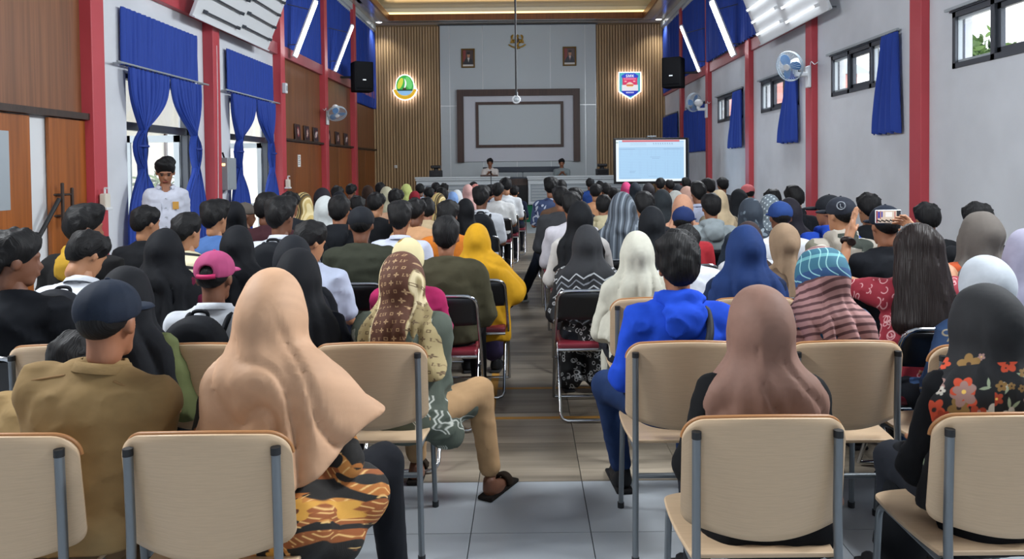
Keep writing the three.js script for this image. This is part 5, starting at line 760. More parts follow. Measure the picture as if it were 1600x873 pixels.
function paint(o2, o) {
  o2.traverse((m) => { if (!m.isMesh) return; const n = m.name; if (n === 'body') m.material = o.skin ?? M.skin; if (['shirt', 'dress', 'hoodie', 'hood', 'collar'].includes(n)) m.material = n === 'hood' && o.hoodTop ? cm(o.hoodTop) : o.topMat ?? cm(o.top ?? '#333'); if (['trousers', 'underskirt'].includes(n)) m.material = cm(o.bot ?? '#1c1f26'); if (n === 'hijab') m.material = o.hwMat ?? cm(o.hw ?? '#222', { r: 0.8 }); if (['cap', 'brim', 'button'].includes(n)) m.material = cm(o.hw ?? '#222'); });
}
const who = {};
function person(id, label, x, top, z, o = {}) {
  let root, J; const yaw = o.yaw ?? 0;
  if (o.q) { root = thing('person', label, 'person'); const f = figure(root, o); J = f.J; seat(root, J, o, x, top, z, yaw); }
  else { const p = protoOf(o); root = p.root.clone(); root.name = numbered('person'); scene.add(root); tag(root, label, 'person'); J = p.J; seat(root, J, p.o, x, top, z, yaw); if (o.y0) root.position.y = o.y0; paint(root, o); }
  if (o.pack) backpack(J, root, o.pack, o.packLabel, o.packLogo);
  who[id] = { root, J }; return root;
}
// ---------------------------------------------------------------- the audience, one by one: crown position in metres, clothing, pose
person(1, 'person in khaki uniform shirt and navy cap sitting with their back to the camera', -1.258, 1.229, -2.2, { head: 'cap', top: '#8f7650', hw: '#1b2433', sex: 'm', seed: 1.37, q: 'fine', collar: true, spread: true, side: 0.14, lean: 0.05, bot: '#6a5238', sh: 0.18, loose: 0.022, skin: M.skin, arms: 'fold' });
person(2, 'person in a beige hijab and brown leaf batik blouse beside the khaki uniform', -0.778, 1.253, -2.24, { head: 'hijab', top: '#23262c', hw: '#c79f80', sex: 'f', seed: 2.74, q: 'fine', skin: M.skin, topMat: PM.batik, dress: false, hem: -0.22, sleeve: 1.93, drape: 0.44, full: 1.16, wrap: 1, point: 0.8, soft: 0.06, spread: true, extra: [[0.08, 0.56, 0.0, 0.24, 0.5, -0.14, 0.125, 0.11], [0.1, 0.5, 0.06, 0.2, 0.42, -0.02, 0.11, 0.09]], fa: 0.016, nf: 6, twist: 7, side: 0.03, bot: '#14161c', legs: [null, { K: [0.29, 0.53, -0.34], A: [0.32, 0.09, -0.38], fy: -0.3 }], loose: 0.004, wr0: 0.006, hr0: 0.6 });
person(3, 'person in a mauve brown hijab over black sleeves on the plywood chair by the tiles', 0.72, 1.182, -2.27, { head: 'hijab', top: '#101114', hw: '#85665a', sex: 'f', seed: 4.11, q: 'fine', skin: M.skinLight, hsz: 1.08, spread: true, drape: 0.46, full: 1.1, point: 0.1, fa: 0.014, nf: 7, hr0: 0.65, dressLow: 0.3 });
person(4, 'person in a black hijab printed with red and beige flowers at its hem', 1.419, 1.178, -2.27, { head: 'hijab', top: '#101216', hw: '#15171b', sex: 'f', seed: 5.48, q: 'fine', hwMat: PM.floral, hsz: 1.08, spread: true, drape: 0.46, full: 1.15, wrap: 1, point: 0.0, fa: 0.01, side: -0.04, hy: 0.15, skin: M.skin });
person(5, 'person in khaki uniform bowed low over their lap beside the navy cap', -1.632, 0.962, -2.62, { head: 'hair2', top: '#957c54', sex: 'm', seed: 6.85, q: 'fine', skin: M.skinDark, collar: true, lean: 0.62, side: 0.2, hp: 0.5, bot: '#6a5238', sh: 0.17, arms: 'lap' });
person(6, 'person in a brown monogram hijab and green kimono with white strokes, knee in the aisle', -0.544, 1.193, -3.2, { head: 'hijab', top: '#23262c', hw: '#53301f', sex: 'f', seed: 8.22, q: 'fine', hwMat: PM.monogram, hsz: 1.08, topMat: PM.kimono, dress: false, hem: -0.2, drape: 0.34, full: 1.05, fa: 0.013, bot: '#b08e68', barefoot: true, extra: [[0.08, 0.53, -0.02, 0.26, 0.51, -0.2, 0.11, 0.09], [0.12, 0.5, 0.0, 0.2, 0.38, -0.08, 0.095, 0.075]], loose: 0.024, skin: M.skinDark, legT: 0.86, legs: [{ K: [0.0, 0.53, -0.38], A: [-0.02, 0.09, -0.46], fy: 0 }, { K: [0.34, 0.54, -0.26], A: [0.4, 0.09, -0.26], fy: -0.5 }], arms: 'fold' });
person(7, 'person in a plain black hijab between the beige hijab and the pale blue shirt', -0.998, 1.214, -3.2, { head: 'hijab', top: '#181c26', hw: '#14161b', sex: 'f', seed: 9.59, q: 'fine', skin: M.skinLight, drape: 0.42, full: 1.12, fa: 0.006 });
person(8, 'person in a dark hood and olive green shawl behind the navy cap', -1.584, 1.182, -2.9, { head: 'hijab', top: '#5d6440', hw: '#16181d', sex: 'f', seed: 10.96, q: 'fine', skin: M.skin, drape: 0.3, full: 1.08 });
person(9, 'person in a pink cap with a black backpack over a white shirt', -1.412, 1.191, -3.32, { head: 'caphole', top: '#c9ced6', hw: '#a54570', sex: 'm', seed: 12.33, q: 'fine', collar: true, pack: '#15181e', packLabel: 'black backpack on the person in the pink cap', bot: '#1b2130', skin: M.skinDark });
person(10, 'person in a bright blue hoodie and jeans with a black bag strap across the back', 0.656, 1.228, -3.2, { head: 'hair1', top: '#1d49c4', sex: 'm', seed: 13.7, q: 'fine', hairScale: 1.16, hoodie: true, sleeve: 1.93, bot: '#1d3055', lean: 0.12, legs: [{ K: [-0.3, 0.55, -0.28], A: [-0.22, 0.09, -0.36], fy: 0.1 }, null], shoe: '#17181b', sole: '#1c1c1e', loose: 0.02, skin: M.skin });
person(11, 'person in a teal and pink striped scarf on a plywood chair', 1.283, 1.196, -3.2, { head: 'hijab', top: '#274a68', hw: '#a97f7c', sex: 'f', seed: 15.07, q: 'fine', skin: M.skinLight, hwMat: PM.tealpink, hsz: 1.22, drape: 0.36, full: 1.1, fa: 0.018, nf: 11, twist: 9, hr: -0.1, side: -0.05 });
person(12, 'person in a white hijab and blue denim dress with small bows', 1.938, 1.162, -3.1, { head: 'hijab', top: '#31507c', hw: '#b9c0c8', sex: 'f', seed: 16.44, q: 'fine', skin: M.skin, topMat: PM.denimbow, hsz: 1.14, drape: 0.2, full: 1.08, fa: 0.006, side: -0.03, hy: -0.2, loose: 0.02, sh: 0.175, yaw: 0.1 });
person(13, 'person in a black shirt turned toward the stage beside the folding doors', -2.267, 1.29, -3.25, { head: 'hair3', top: '#12151b', sex: 'm', seed: 17.81, q: 'fine', skin: M.skinDark, hy: -0.75, lean: 0.02, sh: 0.19 });
person(14, 'person in a pale lilac hijab at the window wall end of the row', 2.388, 1.241, -3.5, { head: 'hijab', top: '#8f8ea0', hw: '#a5a3b8', sex: 'f', seed: 19.18, q: 'fine', skin: M.skin, drape: 0.4, full: 1.1 });
person(15, 'person with long dark hair in red batik filming with a phone', 1.908, 1.26, -3.6, { head: 'long', top: '#8c2030', seed: 20.55, q: 'fine', sex: 'f', topMat: PM.redbatik, dress: false, sleeve: 1.55, hem: -0.15, skin: M.skinLight, hands: ['open', 'grip'], hroll: [1.3, -1.2], wr: [[-0.2, 1.2, -0.3], [0.21, 1.19, -0.36]], pole: [[-0.6, -1, 0.1], [0.8, -0.8, 0.2]], bot: '#2a1c20', loose: 0.018, hr: -0.04 });
person(16, 'person in a black hood behind the plain black hijab', -1.223, 1.214, -3.85, { head: 'hijab', top: '#14171d', hw: '#1c1f25', sex: 'f', seed: 21.92, q: 'mid', skin: M.skin, drape: 0.3, full: 1.1 });
person(17, 'person in a large black hijab with a dark red sleeve behind the pink cap', -2.138, 1.217, -4.34, { head: 'hijab', top: '#5a1430', hw: '#13151a', sex: 'f', seed: 23.29, q: 'mid', skin: M.skinDark, drape: 0.42, full: 1.2 });
person(18, 'person in a cream floral scarf and magenta dress behind the monogram hijab', -0.654, 1.175, -4.016, { head: 'hijab', top: '#a8285c', hw: '#cbbf94', sex: 'f', seed: 24.66, q: 'mid', skin: M.skin, hwMat: PM.creamfloral, tied: true, hy: 0.6, hands: ['relaxed', 'relaxed'], arms: 'front' });
person(19, 'person in a pale blue school shirt turned aside next to the plain black hijab', -1.3, 1.229, -4.41, { head: 'hair3', top: '#b3bcd2', sex: 'm', seed: 26.03, q: 'mid', collar: true, hy: -0.7, hp: 0.25, bot: '#20263a', skin: M.skinLight });
person(20, 'person in a white shirt and black backpack, head bent, near the folding doors', -2.289, 1.224, -3.82, { head: 'hair2', top: '#c9ced6', sex: 'm', seed: 27.4, q: 'mid', collar: true, lean: 0.25, hp: 0.5, hy: -0.4, pack: '#14171e', packLabel: 'black backpack on the person with bent head near the folding doors', skin: M.skinLight });
person(21, 'person in a smooth black hijab beside the denim blue shirt', -1.841, 1.206, -4.68, { head: 'hijab', top: '#23262c', hw: '#15171c', sex: 'f', seed: 28.77, q: 'mid', skin: M.skinDark, drape: 0.36, full: 1.1 });
person(22, 'person in an olive jacket slipping off a black tee by the aisle', -0.502, 1.243, -4.59, { head: 'hair0', top: '#3f3c2c', sex: 'm', seed: 30.14, q: 'mid', sleeve: 1.93, lean: 0.1, bot: '#15161a', shoe: '#4a2c24', loose: 0.03, skin: M.skin, legs: [null, { K: [0.16, 0.53, -0.36], A: [0.18, 0.09, -0.4], fy: -0.2 }] });
person(23, 'person in a navy blue hijab with a cream panel on the shoulder', 1.192, 1.23, -4.008, { head: 'hijab', top: '#1b2844', hw: '#1d3566', sex: 'f', seed: 31.51, q: 'mid', skin: M.skinLight, drape: 0.34, full: 1.16, fa: 0.012 });
person(24, 'person in a cream white hijab on a plywood chair', 0.624, 1.188, -4.16, { head: 'hijab', top: '#c5c4b6', hw: '#c5c4b6', sex: 'f', seed: 32.88, q: 'mid', skin: M.skin, drape: 0.44, full: 1.08, fa: 0.016, nf: 8 });
person(25, 'person in a grey brown hijab and orange shirt near the window wall', 2.587, 1.274, -4.2, { head: 'hijab', top: '#b5512e', hw: '#6b6560', sex: 'f', seed: 34.25, q: 'mid', skin: M.skinDark, drape: 0.16, full: 0.95, hr: -0.2, hy: 0.4 });
person(26, 'person in a taupe hijab tied close to the neck', 1.543, 1.204, -4.404, { head: 'hijab', top: '#6d5b4b', hw: '#917a63', sex: 'f', seed: 35.62, q: 'mid', skin: M.skin, tied: true });
person(27, 'person in a black hijab with grey zigzag stripes on an aisle folding chair', 0.386, 1.185, -4.7, { head: 'hijab', top: '#23262c', hw: '#1c1e23', sex: 'f', seed: 36.99, q: 'mid', skin: M.skinLight, hwMat: PM.zigzag, topMat: PM.squiggle, drape: 0.38, full: 1.12, fa: 0.01, point: 0.1, dressLow: 0.12 });
person(28, 'person in a black jacket with a mustard lined hood beside the red column', -2.764, 1.33, -4.6, { head: 'hair1', top: '#1b1b1c', sex: 'm', seed: 38.36, q: 'mid', skin: M.skin, hoodie: true, hoodTop: '#b08a2c', sleeve: 1.93, hy: -0.7, lean: 0.14 });
person(29, 'tall person in white collar with a black logo backpack', -1.751, 1.344, -5.25, { head: 'hair1', top: '#c4c9d2', sex: 'm', seed: 39.73, q: 'mid', skin: M.skinDark, collar: true, pack: '#16191f', packLabel: 'black backpack with a round grey logo on the tall white collared person', packLogo: true, hy: -0.3 });
person(30, 'person in a navy baseball cap and black tee before the filming hands', 2.24, 1.294, -4.59, { head: 'cap', top: '#14171d', hw: '#1a2230', sex: 'm', seed: 41.1, q: 'mid', skin: M.skin });
person(31, 'person in a charcoal cap over a grey camouflage scarf', 2.218, 1.323, -5.192, { head: 'cap', top: '#2a2b2e', hw: '#2b2f39', sex: 'm', seed: 42.47, q: 'mid', skin: M.skinLight, hoodie: true, topMat: PM.camo, sleeve: 1.5, hy: 0.35 });
person(32, 'person with dark hair mostly hidden by the grey brown hijab', 3.023, 1.278, -4.928, { head: 'hair2', top: '#17191d', sex: 'm', seed: 43.84, q: 'mid', skin: M.skin });
person(33, 'person in a white shirt bowed between the hoodie and navy hijab', 1.001, 1.158, -4.61, { head: 'hair3', top: '#c9cdd8', sex: 'm', seed: 45.21, q: 'mid', skin: M.skinDark, collar: true, lean: 0.3, hp: 0.4, hy: -0.3 });
person(34, 'person in a dark brown hijab just behind the navy hijab', 1.511, 1.172, -5.01, { head: 'hijab', top: '#c9cbd0', hw: '#3c3030', sex: 'f', seed: 46.58, q: 'mid', skin: M.skin, drape: 0.18 });
person(35, 'person in a cream jumper with black stripes beside the large black hijab', -2.309, 1.256, -5.0, { head: 'hair3', top: '#cfc7a8', sex: 'm', seed: 47.95, q: 'mid', skin: M.skinLight, topMat: PM.creamstripe, hy: -0.4 });
person(36, 'person in a mustard yellow hijab by the aisle', -0.351, 1.164, -5.2, { head: 'hijab', top: '#2c2440', hw: '#c6941c', sex: 'f', seed: 49.32, q: 'mid', skin: M.skin, drape: 0.62, full: 1.12, fa: 0.012, nf: 6, wrap: 1, point: 0 });
person(37, 'person in a black cap and dark olive jacket', -1.147, 1.295, -5.1, { head: 'cap', top: '#33362c', hw: '#1d2026', sex: 'm', seed: 50.69, q: 'mid', skin: M.skinDark, sleeve: 1.93, hy: 0.1, loose: 0.03 });
person(38, 'person in a black tee before the first tied blue curtain', -2.845, 1.287, -5.5, { head: 'hair2', top: '#15171b', sex: 'm', seed: 52.06, q: 'coarse', hy: -0.5, skin: M.skinLight });
person(39, 'person in a denim blue shirt beside the second doorway column', -2.412, 1.307, -5.7, { head: 'hair1', top: '#4c6ea6', sex: 'm', seed: 53.43, q: 'coarse', skin: M.skinLight, hy: -0.3 });
person(40, 'person in a crisp white school shirt behind the cream floral scarf', -0.977, 1.283, -5.688, { head: 'hair1', top: '#c3c9dc', sex: 'm', seed: 54.8, q: 'coarse', skin: M.skin, collar: true });
person(41, 'person in a royal blue cap and white tee', 1.958, 1.272, -5.672, { head: 'cap', top: '#d3d7de', hw: '#27437f', sex: 'm', seed: 56.17, q: 'mid', skin: M.skinDark });
person(42, 'person in a black tee against the red column near the phone', 3.006, 1.249, -5.52, { head: 'hair2', top: '#16181c', sex: 'm', seed: 57.54, q: 'coarse', skin: M.skin });
person(43, 'person in a black hijab and grey shirt behind the cream white hijab', 0.922, 1.262, -5.416, { head: 'hijab', top: '#8a9098', hw: '#191c21', sex: 'f', seed: 58.91, q: 'coarse', skin: M.skinLight, drape: 0.24 });
person(44, 'person in a black hijab and black tee over pale sleeves by the aisle', 0.419, 1.29, -5.75, { head: 'hijab', top: '#c6c3c0', hw: '#14161a', sex: 'f', seed: 60.28, q: 'mid', skin: M.skin, drape: 0.34, full: 1.05, dress: false, bot: '#1a2236' });
person(45, 'person in a navy cap with a red and white scarf', 1.249, 1.231, -5.84, { head: 'cap', top: '#a32c34', hw: '#1f2f5c', sex: 'm', seed: 61.65, q: 'coarse', skin: M.skinDark, hy: -0.5 });
person(46, 'person in a dark slate hijab with a leaf print', 1.906, 1.279, -6.26, { head: 'hijab', top: '#2a3440', hw: '#2a3440', sex: 'f', seed: 63.02, q: 'coarse', skin: M.skin, hwMat: PM.bluefloral, drape: 0.3 });
person(47, 'person in a black beanie like crop beside the window wall', 2.839, 1.302, -6.1, { head: 'hair2', top: '#15181c', sex: 'm', seed: 64.39, q: 'coarse', skin: M.skinLight });
person(48, 'person in a blue jacket and dark pointed cap by the wall', 2.403, 1.311, -5.84, { head: 'cap', top: '#2348b0', hw: '#1e2127', sex: 'm', seed: 65.76, q: 'coarse', skin: M.skin, hoodie: true, hy: 0.7 });
person(49, 'person with a thin headband and orange shirt near the aisle', -0.651, 1.274, -6.12, { head: 'hair3', top: '#c8742a', sex: 'm', seed: 67.13, q: 'coarse', skin: M.skinDark, hy: -0.3 });
person(50, 'person in a black hoodie beside the long white hijab', -1.576, 1.323, -6.2, { head: 'hair0', top: '#16191e', sex: 'm', seed: 68.5, q: 'coarse', skin: M.skin, hoodie: true, sleeve: 1.93 });
person(51, 'person in a grey striped shiny hijab', 0.808, 1.342, -6.192, { head: 'hijab', top: '#3c4046', hw: '#4c5560', sex: 'f', seed: 69.87, q: 'coarse', skin: M.skinLight, hwMat: PM.greystripe, drape: 0.5, full: 1.2, fa: 0.014 });
person(52, 'person in a pale grey hoodie', 1.709, 1.283, -6.8, { head: 'hair0', top: '#8f999d', sex: 'm', seed: 71.24, q: 'coarse', skin: M.skin, hoodie: true, sleeve: 1.93 });
person(53, 'person in a maroon jacket before the pale outdoor wall', -2.197, 1.35, -6.248, { head: 'hair0', top: '#3c2026', sex: 'm', seed: 72.61, q: 'coarse', skin: M.skinDark, hy: -0.5 });
person(54, 'person in a black hijab before the fuse box', -2.601, 1.28, -6.552, { head: 'hijab', top: '#23262c', hw: '#17191e', sex: 'f', seed: 73.98, q: 'coarse', skin: M.skin });
person(55, 'person with tousled hair and headphones band near the stripes', 1.074, 1.3, -6.68, { head: 'hair1', top: '#22262c', sex: 'm', seed: 75.35, q: 'coarse', skin: M.skinLight });
person(56, 'person in a dark plum hijab behind the royal blue cap', 2.331, 1.264, -6.52, { head: 'hijab', top: '#1f2026', hw: '#25232b', sex: 'f', seed: 76.72, q: 'coarse', skin: M.skin, drape: 0.4, full: 1.1 });
person(57, 'person in a brown grey cap seen from the side at the doorway', -2.731, 1.242, -7.144, { head: 'cap', top: '#2a2426', hw: '#5d5650', sex: 'm', seed: 78.09, pv: 0, skin: M.skinDark, hy: -0.9, q: 'coarse' });
person(58, 'person in a lilac white jumper by the aisle behind the black hijab', 0.416, 1.304, -6.75, { head: 'hair1', top: '#c2c0c8', sex: 'm', seed: 79.46, pv: 1, skin: M.skin, sleeve: 1.93, q: 'coarse' });
person(59, 'person in a long white hijab near the timber doors', -1.855, 1.309, -6.788, { head: 'hijab', top: '#c3c9c9', hw: '#c3c9c9', sex: 'f', seed: 80.83, pv: 2, skin: M.skinLight, drape: 0.46, full: 1.1 });
person(60, 'person in a pale woven grey hijab', 2.347, 1.271, -7.1, { head: 'hijab', top: '#5a646c', hw: '#69757e', sex: 'f', seed: 82.2, pv: 0, skin: M.skin, hwMat: PM.greyweave });
person(61, 'person in a peach shirt behind the crisp white school shirt', -1.013, 1.272, -6.76, { head: 'hair2', top: '#c89a72', sex: 'm', seed: 83.57, pv: 1, skin: M.skinDark });
person(62, 'person in a sand coloured hooded top beside the peach shirt', -1.0, 1.246, -7.356, { head: 'hair3', top: '#bda888', sex: 'm', seed: 84.94, pv: 2, skin: M.skin, hoodie: true });
person(63, 'person in a peach hijab behind the navy cap', 1.56, 1.271, -7.352, { head: 'hijab', top: '#cf9c80', hw: '#cf9c80', sex: 'f', seed: 86.31, pv: 0, skin: M.skinLight });
person(64, 'person with black hair behind the tall white collared person', -2.44, 1.317, -7.6, { head: 'hair2', top: '#22252b', sex: 'm', seed: 87.68, pv: 1, skin: M.skin });
person(65, 'person in a long black hijab before the orange shirt', -0.641, 1.233, -7.74, { head: 'hijab', top: '#23262c', hw: '#14161a', sex: 'f', seed: 89.05, pv: 2, skin: M.skinDark, drape: 0.42 });
person(66, 'person in a charcoal jacket with one leg in the aisle', 0.382, 1.33, -7.988, { head: 'hair0', top: '#3a3c40', sex: 'm', seed: 90.42, pv: 0, skin: M.skin, q: 'coarse', sleeve: 1.93, bot: '#131a28', shoe: '#1e2a26', sole: '#c9cdc8', legs: [{ K: [-0.22, 0.56, -0.3], A: [-0.42, 0.09, -0.5], fy: 0.5 }, null], loose: 0.02 });
person(67, 'person in a plain black tee in the middle rows', -1.595, 1.294, -7.832, { head: 'hair2', top: '#16181c', sex: 'm', seed: 91.79, pv: 1, skin: M.skinLight });
person(68, 'person with a rounded black crop by the black cap', -1.903, 1.245, -8.28, { head: 'hair2', top: '#1d2026', sex: 'm', seed: 93.16, pv: 2, skin: M.skin });
person(69, 'person in a white shirt with a large black backpack by the aisle', -0.512, 1.328, -8.4, { head: 'hair1', top: '#cdd2da', sex: 'm', seed: 94.53, pv: 0, skin: M.skinDark, collar: true, pack: '#1b1e24', packLabel: 'large black backpack on the white shirted person by the aisle', q: 'coarse', hy: -0.25 });
person(70, 'person in a cream hoodie behind the grey striped hijab', 0.843, 1.233, -8.02, { head: 'hair0', top: '#c2b998', sex: 'm', seed: 95.9, pv: 1, skin: M.skin, hoodie: true });
person(71, 'person in a black jacket with pale lining beside the column', 2.833, 1.31, -7.772, { head: 'hair1', top: '#1b1e24', sex: 'm', seed: 97.27, pv: 2, skin: M.skinLight, hoodie: true });
person(72, 'person in a white grey hijab behind the peach hijab', 1.708, 1.275, -8.428, { head: 'hijab', top: '#b9bbb6', hw: '#b9bbb6', sex: 'f', seed: 98.64, pv: 0, skin: M.skin });
person(73, 'person in a long cream hijab over a black print shawl', 2.145, 1.284, -8.192, { head: 'hijab', top: '#8a7f6c', hw: '#cbb796', sex: 'f', seed: 100.01, pv: 1, skin: M.skinDark, drape: 0.5, full: 1.1 });
person(74, 'person with dark hair behind the woven grey hijab', 2.798, 1.265, -8.356, { head: 'hair2', top: '#1b1e22', sex: 'm', seed: 101.38, pv: 2, skin: M.skin });
person(75, 'person in a dark green grey hijab', 1.463, 1.306, -7.936, { head: 'hijab', top: '#23262c', hw: '#2b3136', sex: 'f', seed: 102.75, pv: 0, skin: M.skinLight });
person(76, 'person in a gold patterned scarf before the timber door', -2.574, 1.295, -8.5, { head: 'hijab', top: '#1f1c18', hw: '#c4ac6e', sex: 'f', seed: 104.12, pv: 1, skin: M.skin, hwMat: PM.goldscarf });
person(77, 'person in a black hijab before the pink cap', 2.564, 1.267, -8.88, { head: 'hijab', top: '#23262c', hw: '#1b1e23', sex: 'f', seed: 105.49, pv: 2, skin: M.skinDark });
person(78, 'person in a pale blue school shirt near the grey hoodie', 2.089, 1.341, -8.928, { head: 'hair1', top: '#c0c8e0', sex: 'm', seed: 106.86, pv: 0, skin: M.skin, collar: true });
person(79, 'person with full dark hair next to the cream hoodie', 0.589, 1.283, -8.8, { head: 'hair1', top: '#24272d', sex: 'm', seed: 108.23, pv: 1, skin: M.skinLight });
person(80, 'person in a dark hood behind the black hoodie', -2.287, 1.284, -9.0, { head: 'hijab', top: '#23262c', hw: '#20232a', sex: 'f', seed: 109.6, pv: 2, skin: M.skin });
person(81, 'person in a gold and cream striped scarf in the middle rows', -1.074, 1.255, -9.0, { head: 'hijab', top: '#8a7a58', hw: '#c4ac6e', sex: 'f', seed: 110.97, pv: 0, skin: M.skinDark, hwMat: PM.goldscarf });
person(82, 'person in a peach collar with flat cropped hair', -1.59, 1.3, -9.0, { head: 'hair2', top: '#c9a184', sex: 'm', seed: 112.34, pv: 1, skin: M.skin, collar: true });
person(83, 'person in a pale pink hijab near the blue school shirt', 2.078, 1.287, -9.52, { head: 'hijab', top: '#d0a898', hw: '#d0a898', sex: 'f', seed: 113.71, pv: 2, skin: M.skinLight });
person(84, 'person in a brown jacket by the aisle', 0.426, 1.294, -9.6, { head: 'hair2', top: '#6d5444', sex: 'm', seed: 115.08, pv: 0, skin: M.skin });
person(85, 'person in a dark patterned hijab and pink shirt', -2.628, 1.321, -9.5, { head: 'hijab', top: '#c29cb6', hw: '#2c2a30', sex: 'f', seed: 116.45, pv: 1, skin: M.skinDark });
person(86, 'person in a faded pink cap by the column', 3.01, 1.291, -10, { head: 'cap', top: '#191c21', hw: '#c46a6c', sex: 'm', seed: 117.82, pv: 2, skin: M.skin });
person(87, 'person in a cream hijab and white shirt', -1.991, 1.305, -10.5, { head: 'hijab', top: '#c9ced2', hw: '#b9b69c', sex: 'f', seed: 119.19, pv: 0, skin: M.skinLight });
person(88, 'person in a blue white batik shirt, tall with curls, by the aisle', 0.357, 1.39, -10.5, { head: 'hair1', top: '#6f7f9e', sex: 'm', seed: 120.56, pv: 1, skin: M.skin, topMat: PM.bluebatik });
person(89, 'person with thick black hair near the window wall', 2.594, 1.357, -10.5, { head: 'hair0', top: '#1a1d22', sex: 'm', seed: 121.93, pv: 2, skin: M.skinDark });
person(90, 'person with grey black hair close to the timber bays', -2.822, 1.301, -11, { head: 'hair2', top: '#2a2c30', sex: 'm', seed: 123.3, pv: 0, skin: M.skin });
person(91, 'person in a glowing peach shirt in the front rows', 1.027, 1.293, -10.832, { head: 'hair2', top: '#d8a078', sex: 'm', seed: 124.67, pv: 1, skin: M.skinLight });
person(92, 'person with brown black hair before the blue hijab', -1.254, 1.246, -11, { head: 'hair1', top: '#4a6ca0', sex: 'm', seed: 126.04, pv: 2, skin: M.skin });
person(93, 'person with short hair beside the pink hijab', 1.344, 1.221, -11.28, { head: 'hair2', top: '#23262b', sex: 'm', seed: 127.41, pv: 0, skin: M.skinDark });
person(94, 'person in a white jacket with a chest badge by the aisle', -0.428, 1.31, -11.2, { head: 'hair0', top: '#d6d8d8', sex: 'm', seed: 128.78, pv: 1, skin: M.skin, sleeve: 1.93 });
person(95, 'person in a white jacket with blue collar by the aisle', -0.337, 1.373, -12.164, { head: 'hair0', top: '#d2d6da', sex: 'm', seed: 130.15, pv: 2, skin: M.skinLight, hy: -0.4 });
person(96, 'person in a light blue hijab', -1.176, 1.183, -11.748, { head: 'hijab', top: '#7f9fd0', hw: '#7f9fd0', sex: 'f', seed: 131.52, pv: 0, skin: M.skin });
person(97, 'person in a white hijab over black', -1.173, 1.192, -12.476, { head: 'hijab', top: '#1b1d22', hw: '#cfd3d6', sex: 'f', seed: 132.89, pv: 1, skin: M.skinDark });
person(98, 'person with a neat black crop before the counter end', -1.591, 1.241, -12.032, { head: 'hair2', top: '#22242a', sex: 'm', seed: 134.26, pv: 2, skin: M.skin });
person(99, 'person in a dark brown hijab against the timber wall', -2.578, 1.294, -12, { head: 'hijab', top: '#23262c', hw: '#35261f', sex: 'f', seed: 135.63, pv: 0, skin: M.skinLight });
person(100, 'person in a crimson hijab', -1.89, 1.178, -12.48, { head: 'hijab', top: '#8c2430', hw: '#8c2430', sex: 'f', seed: 137.0, pv: 1, skin: M.skin });
person(101, 'person with black hair behind the peach shirt', 1.295, 1.274, -12, { head: 'hair0', top: '#c8ccd2', sex: 'm', seed: 138.37, pv: 2, skin: M.skinDark });
person(102, 'person with a shaved crop in a black jacket', 3.285, 1.343, -12.3, { head: 'hair2', top: '#17191d', sex: 'm', seed: 139.74, pv: 0, skin: M.skin });
person(103, 'person in a black hijab under the screen corner', 2.484, 1.252, -12, { head: 'hijab', top: '#23262c', hw: '#1c1f25', sex: 'f', seed: 141.11, pv: 1, skin: M.skinLight });
person(104, 'person in a grey brown hijab under the screen', 2.073, 1.267, -12.476, { head: 'hijab', top: '#c9cbd0', hw: '#353236', sex: 'f', seed: 142.48, pv: 2, skin: M.skin });
person(105, 'person with round black hair behind the curls', 0.599, 1.314, -12.5, { head: 'hair1', top: '#20242b', sex: 'm', seed: 143.85, pv: 0, skin: M.skinDark });
person(106, 'person in a dark blue batik shirt', -0.595, 1.247, -12.66, { head: 'hair1', top: '#39496e', sex: 'm', seed: 145.22, pv: 1, skin: M.skin, topMat: PM.bluebatik });
person(107, 'person in a blush pink hijab and blue top', -1.032, 1.265, -13.04, { head: 'hijab', top: '#5f8ab8', hw: '#d9aca6', sex: 'f', seed: 146.59, pv: 2, skin: M.skinLight });
person(108, 'person with black hair before the gold slats', -2.577, 1.305, -13, { head: 'hair0', top: '#1d2024', sex: 'm', seed: 147.96, pv: 0, skin: M.skin });
person(109, 'person in a pinkish beige shirt by the timber wall', -3.086, 1.287, -13, { head: 'hair2', top: '#c2a090', sex: 'm', seed: 149.33, pv: 1, skin: M.skinDark });
person(110, 'person in a dark slate hijab under the screen', 1.929, 1.268, -13.04, { head: 'hijab', top: '#23262c', hw: '#2c323a', sex: 'f', seed: 150.7, pv: 2, skin: M.skin });
person(111, 'person in a navy jacket at the end of the aisle row', -0.22, 1.227, -13.3, { head: 'hair2', top: '#151c30', sex: 'm', seed: 152.07, pv: 0, skin: M.skinLight });
person(112, 'person in a lime yellow hijab before the slats', -2.241, 1.273, -13.784, { head: 'hijab', top: '#7a8a78', hw: '#b9c277', sex: 'f', seed: 153.44, pv: 1, skin: M.skin });
person(113, 'person in a blue and white print beside the counter corner', -2.068, 1.247, -14.324, { head: 'hair0', top: '#39496e', sex: 'm', seed: 154.81, pv: 2, skin: M.skinDark, topMat: PM.bluebatik });
person(114, 'person in a hot pink hijab under the screen', 1.9, 1.261, -14, { head: 'hijab', top: '#b03a66', hw: '#d04a7c', sex: 'f', seed: 156.18, pv: 0, skin: M.skin });
person(115, 'person with a high black crop under the screen', 2.503, 1.32, -13.7, { head: 'hair0', top: '#1e2a4a', sex: 'm', seed: 157.55, pv: 1, skin: M.skinLight });
person(116, 'person with navy clothes next to the high crop', 2.765, 1.273, -14.188, { head: 'hair2', top: '#1f2838', sex: 'm', seed: 158.92, pv: 2, skin: M.skin });
person(117, 'person with navy black hair at the screen corner', 3.158, 1.301, -14.52, { head: 'hair1', top: '#1c2230', sex: 'm', seed: 160.29, pv: 0, skin: M.skinDark });
person(118, 'person with dark hair close to the counter', -1.817, 1.258, -14.82, { head: 'hair0', top: '#23262c', sex: 'm', seed: 161.66, pv: 1, skin: M.skin });
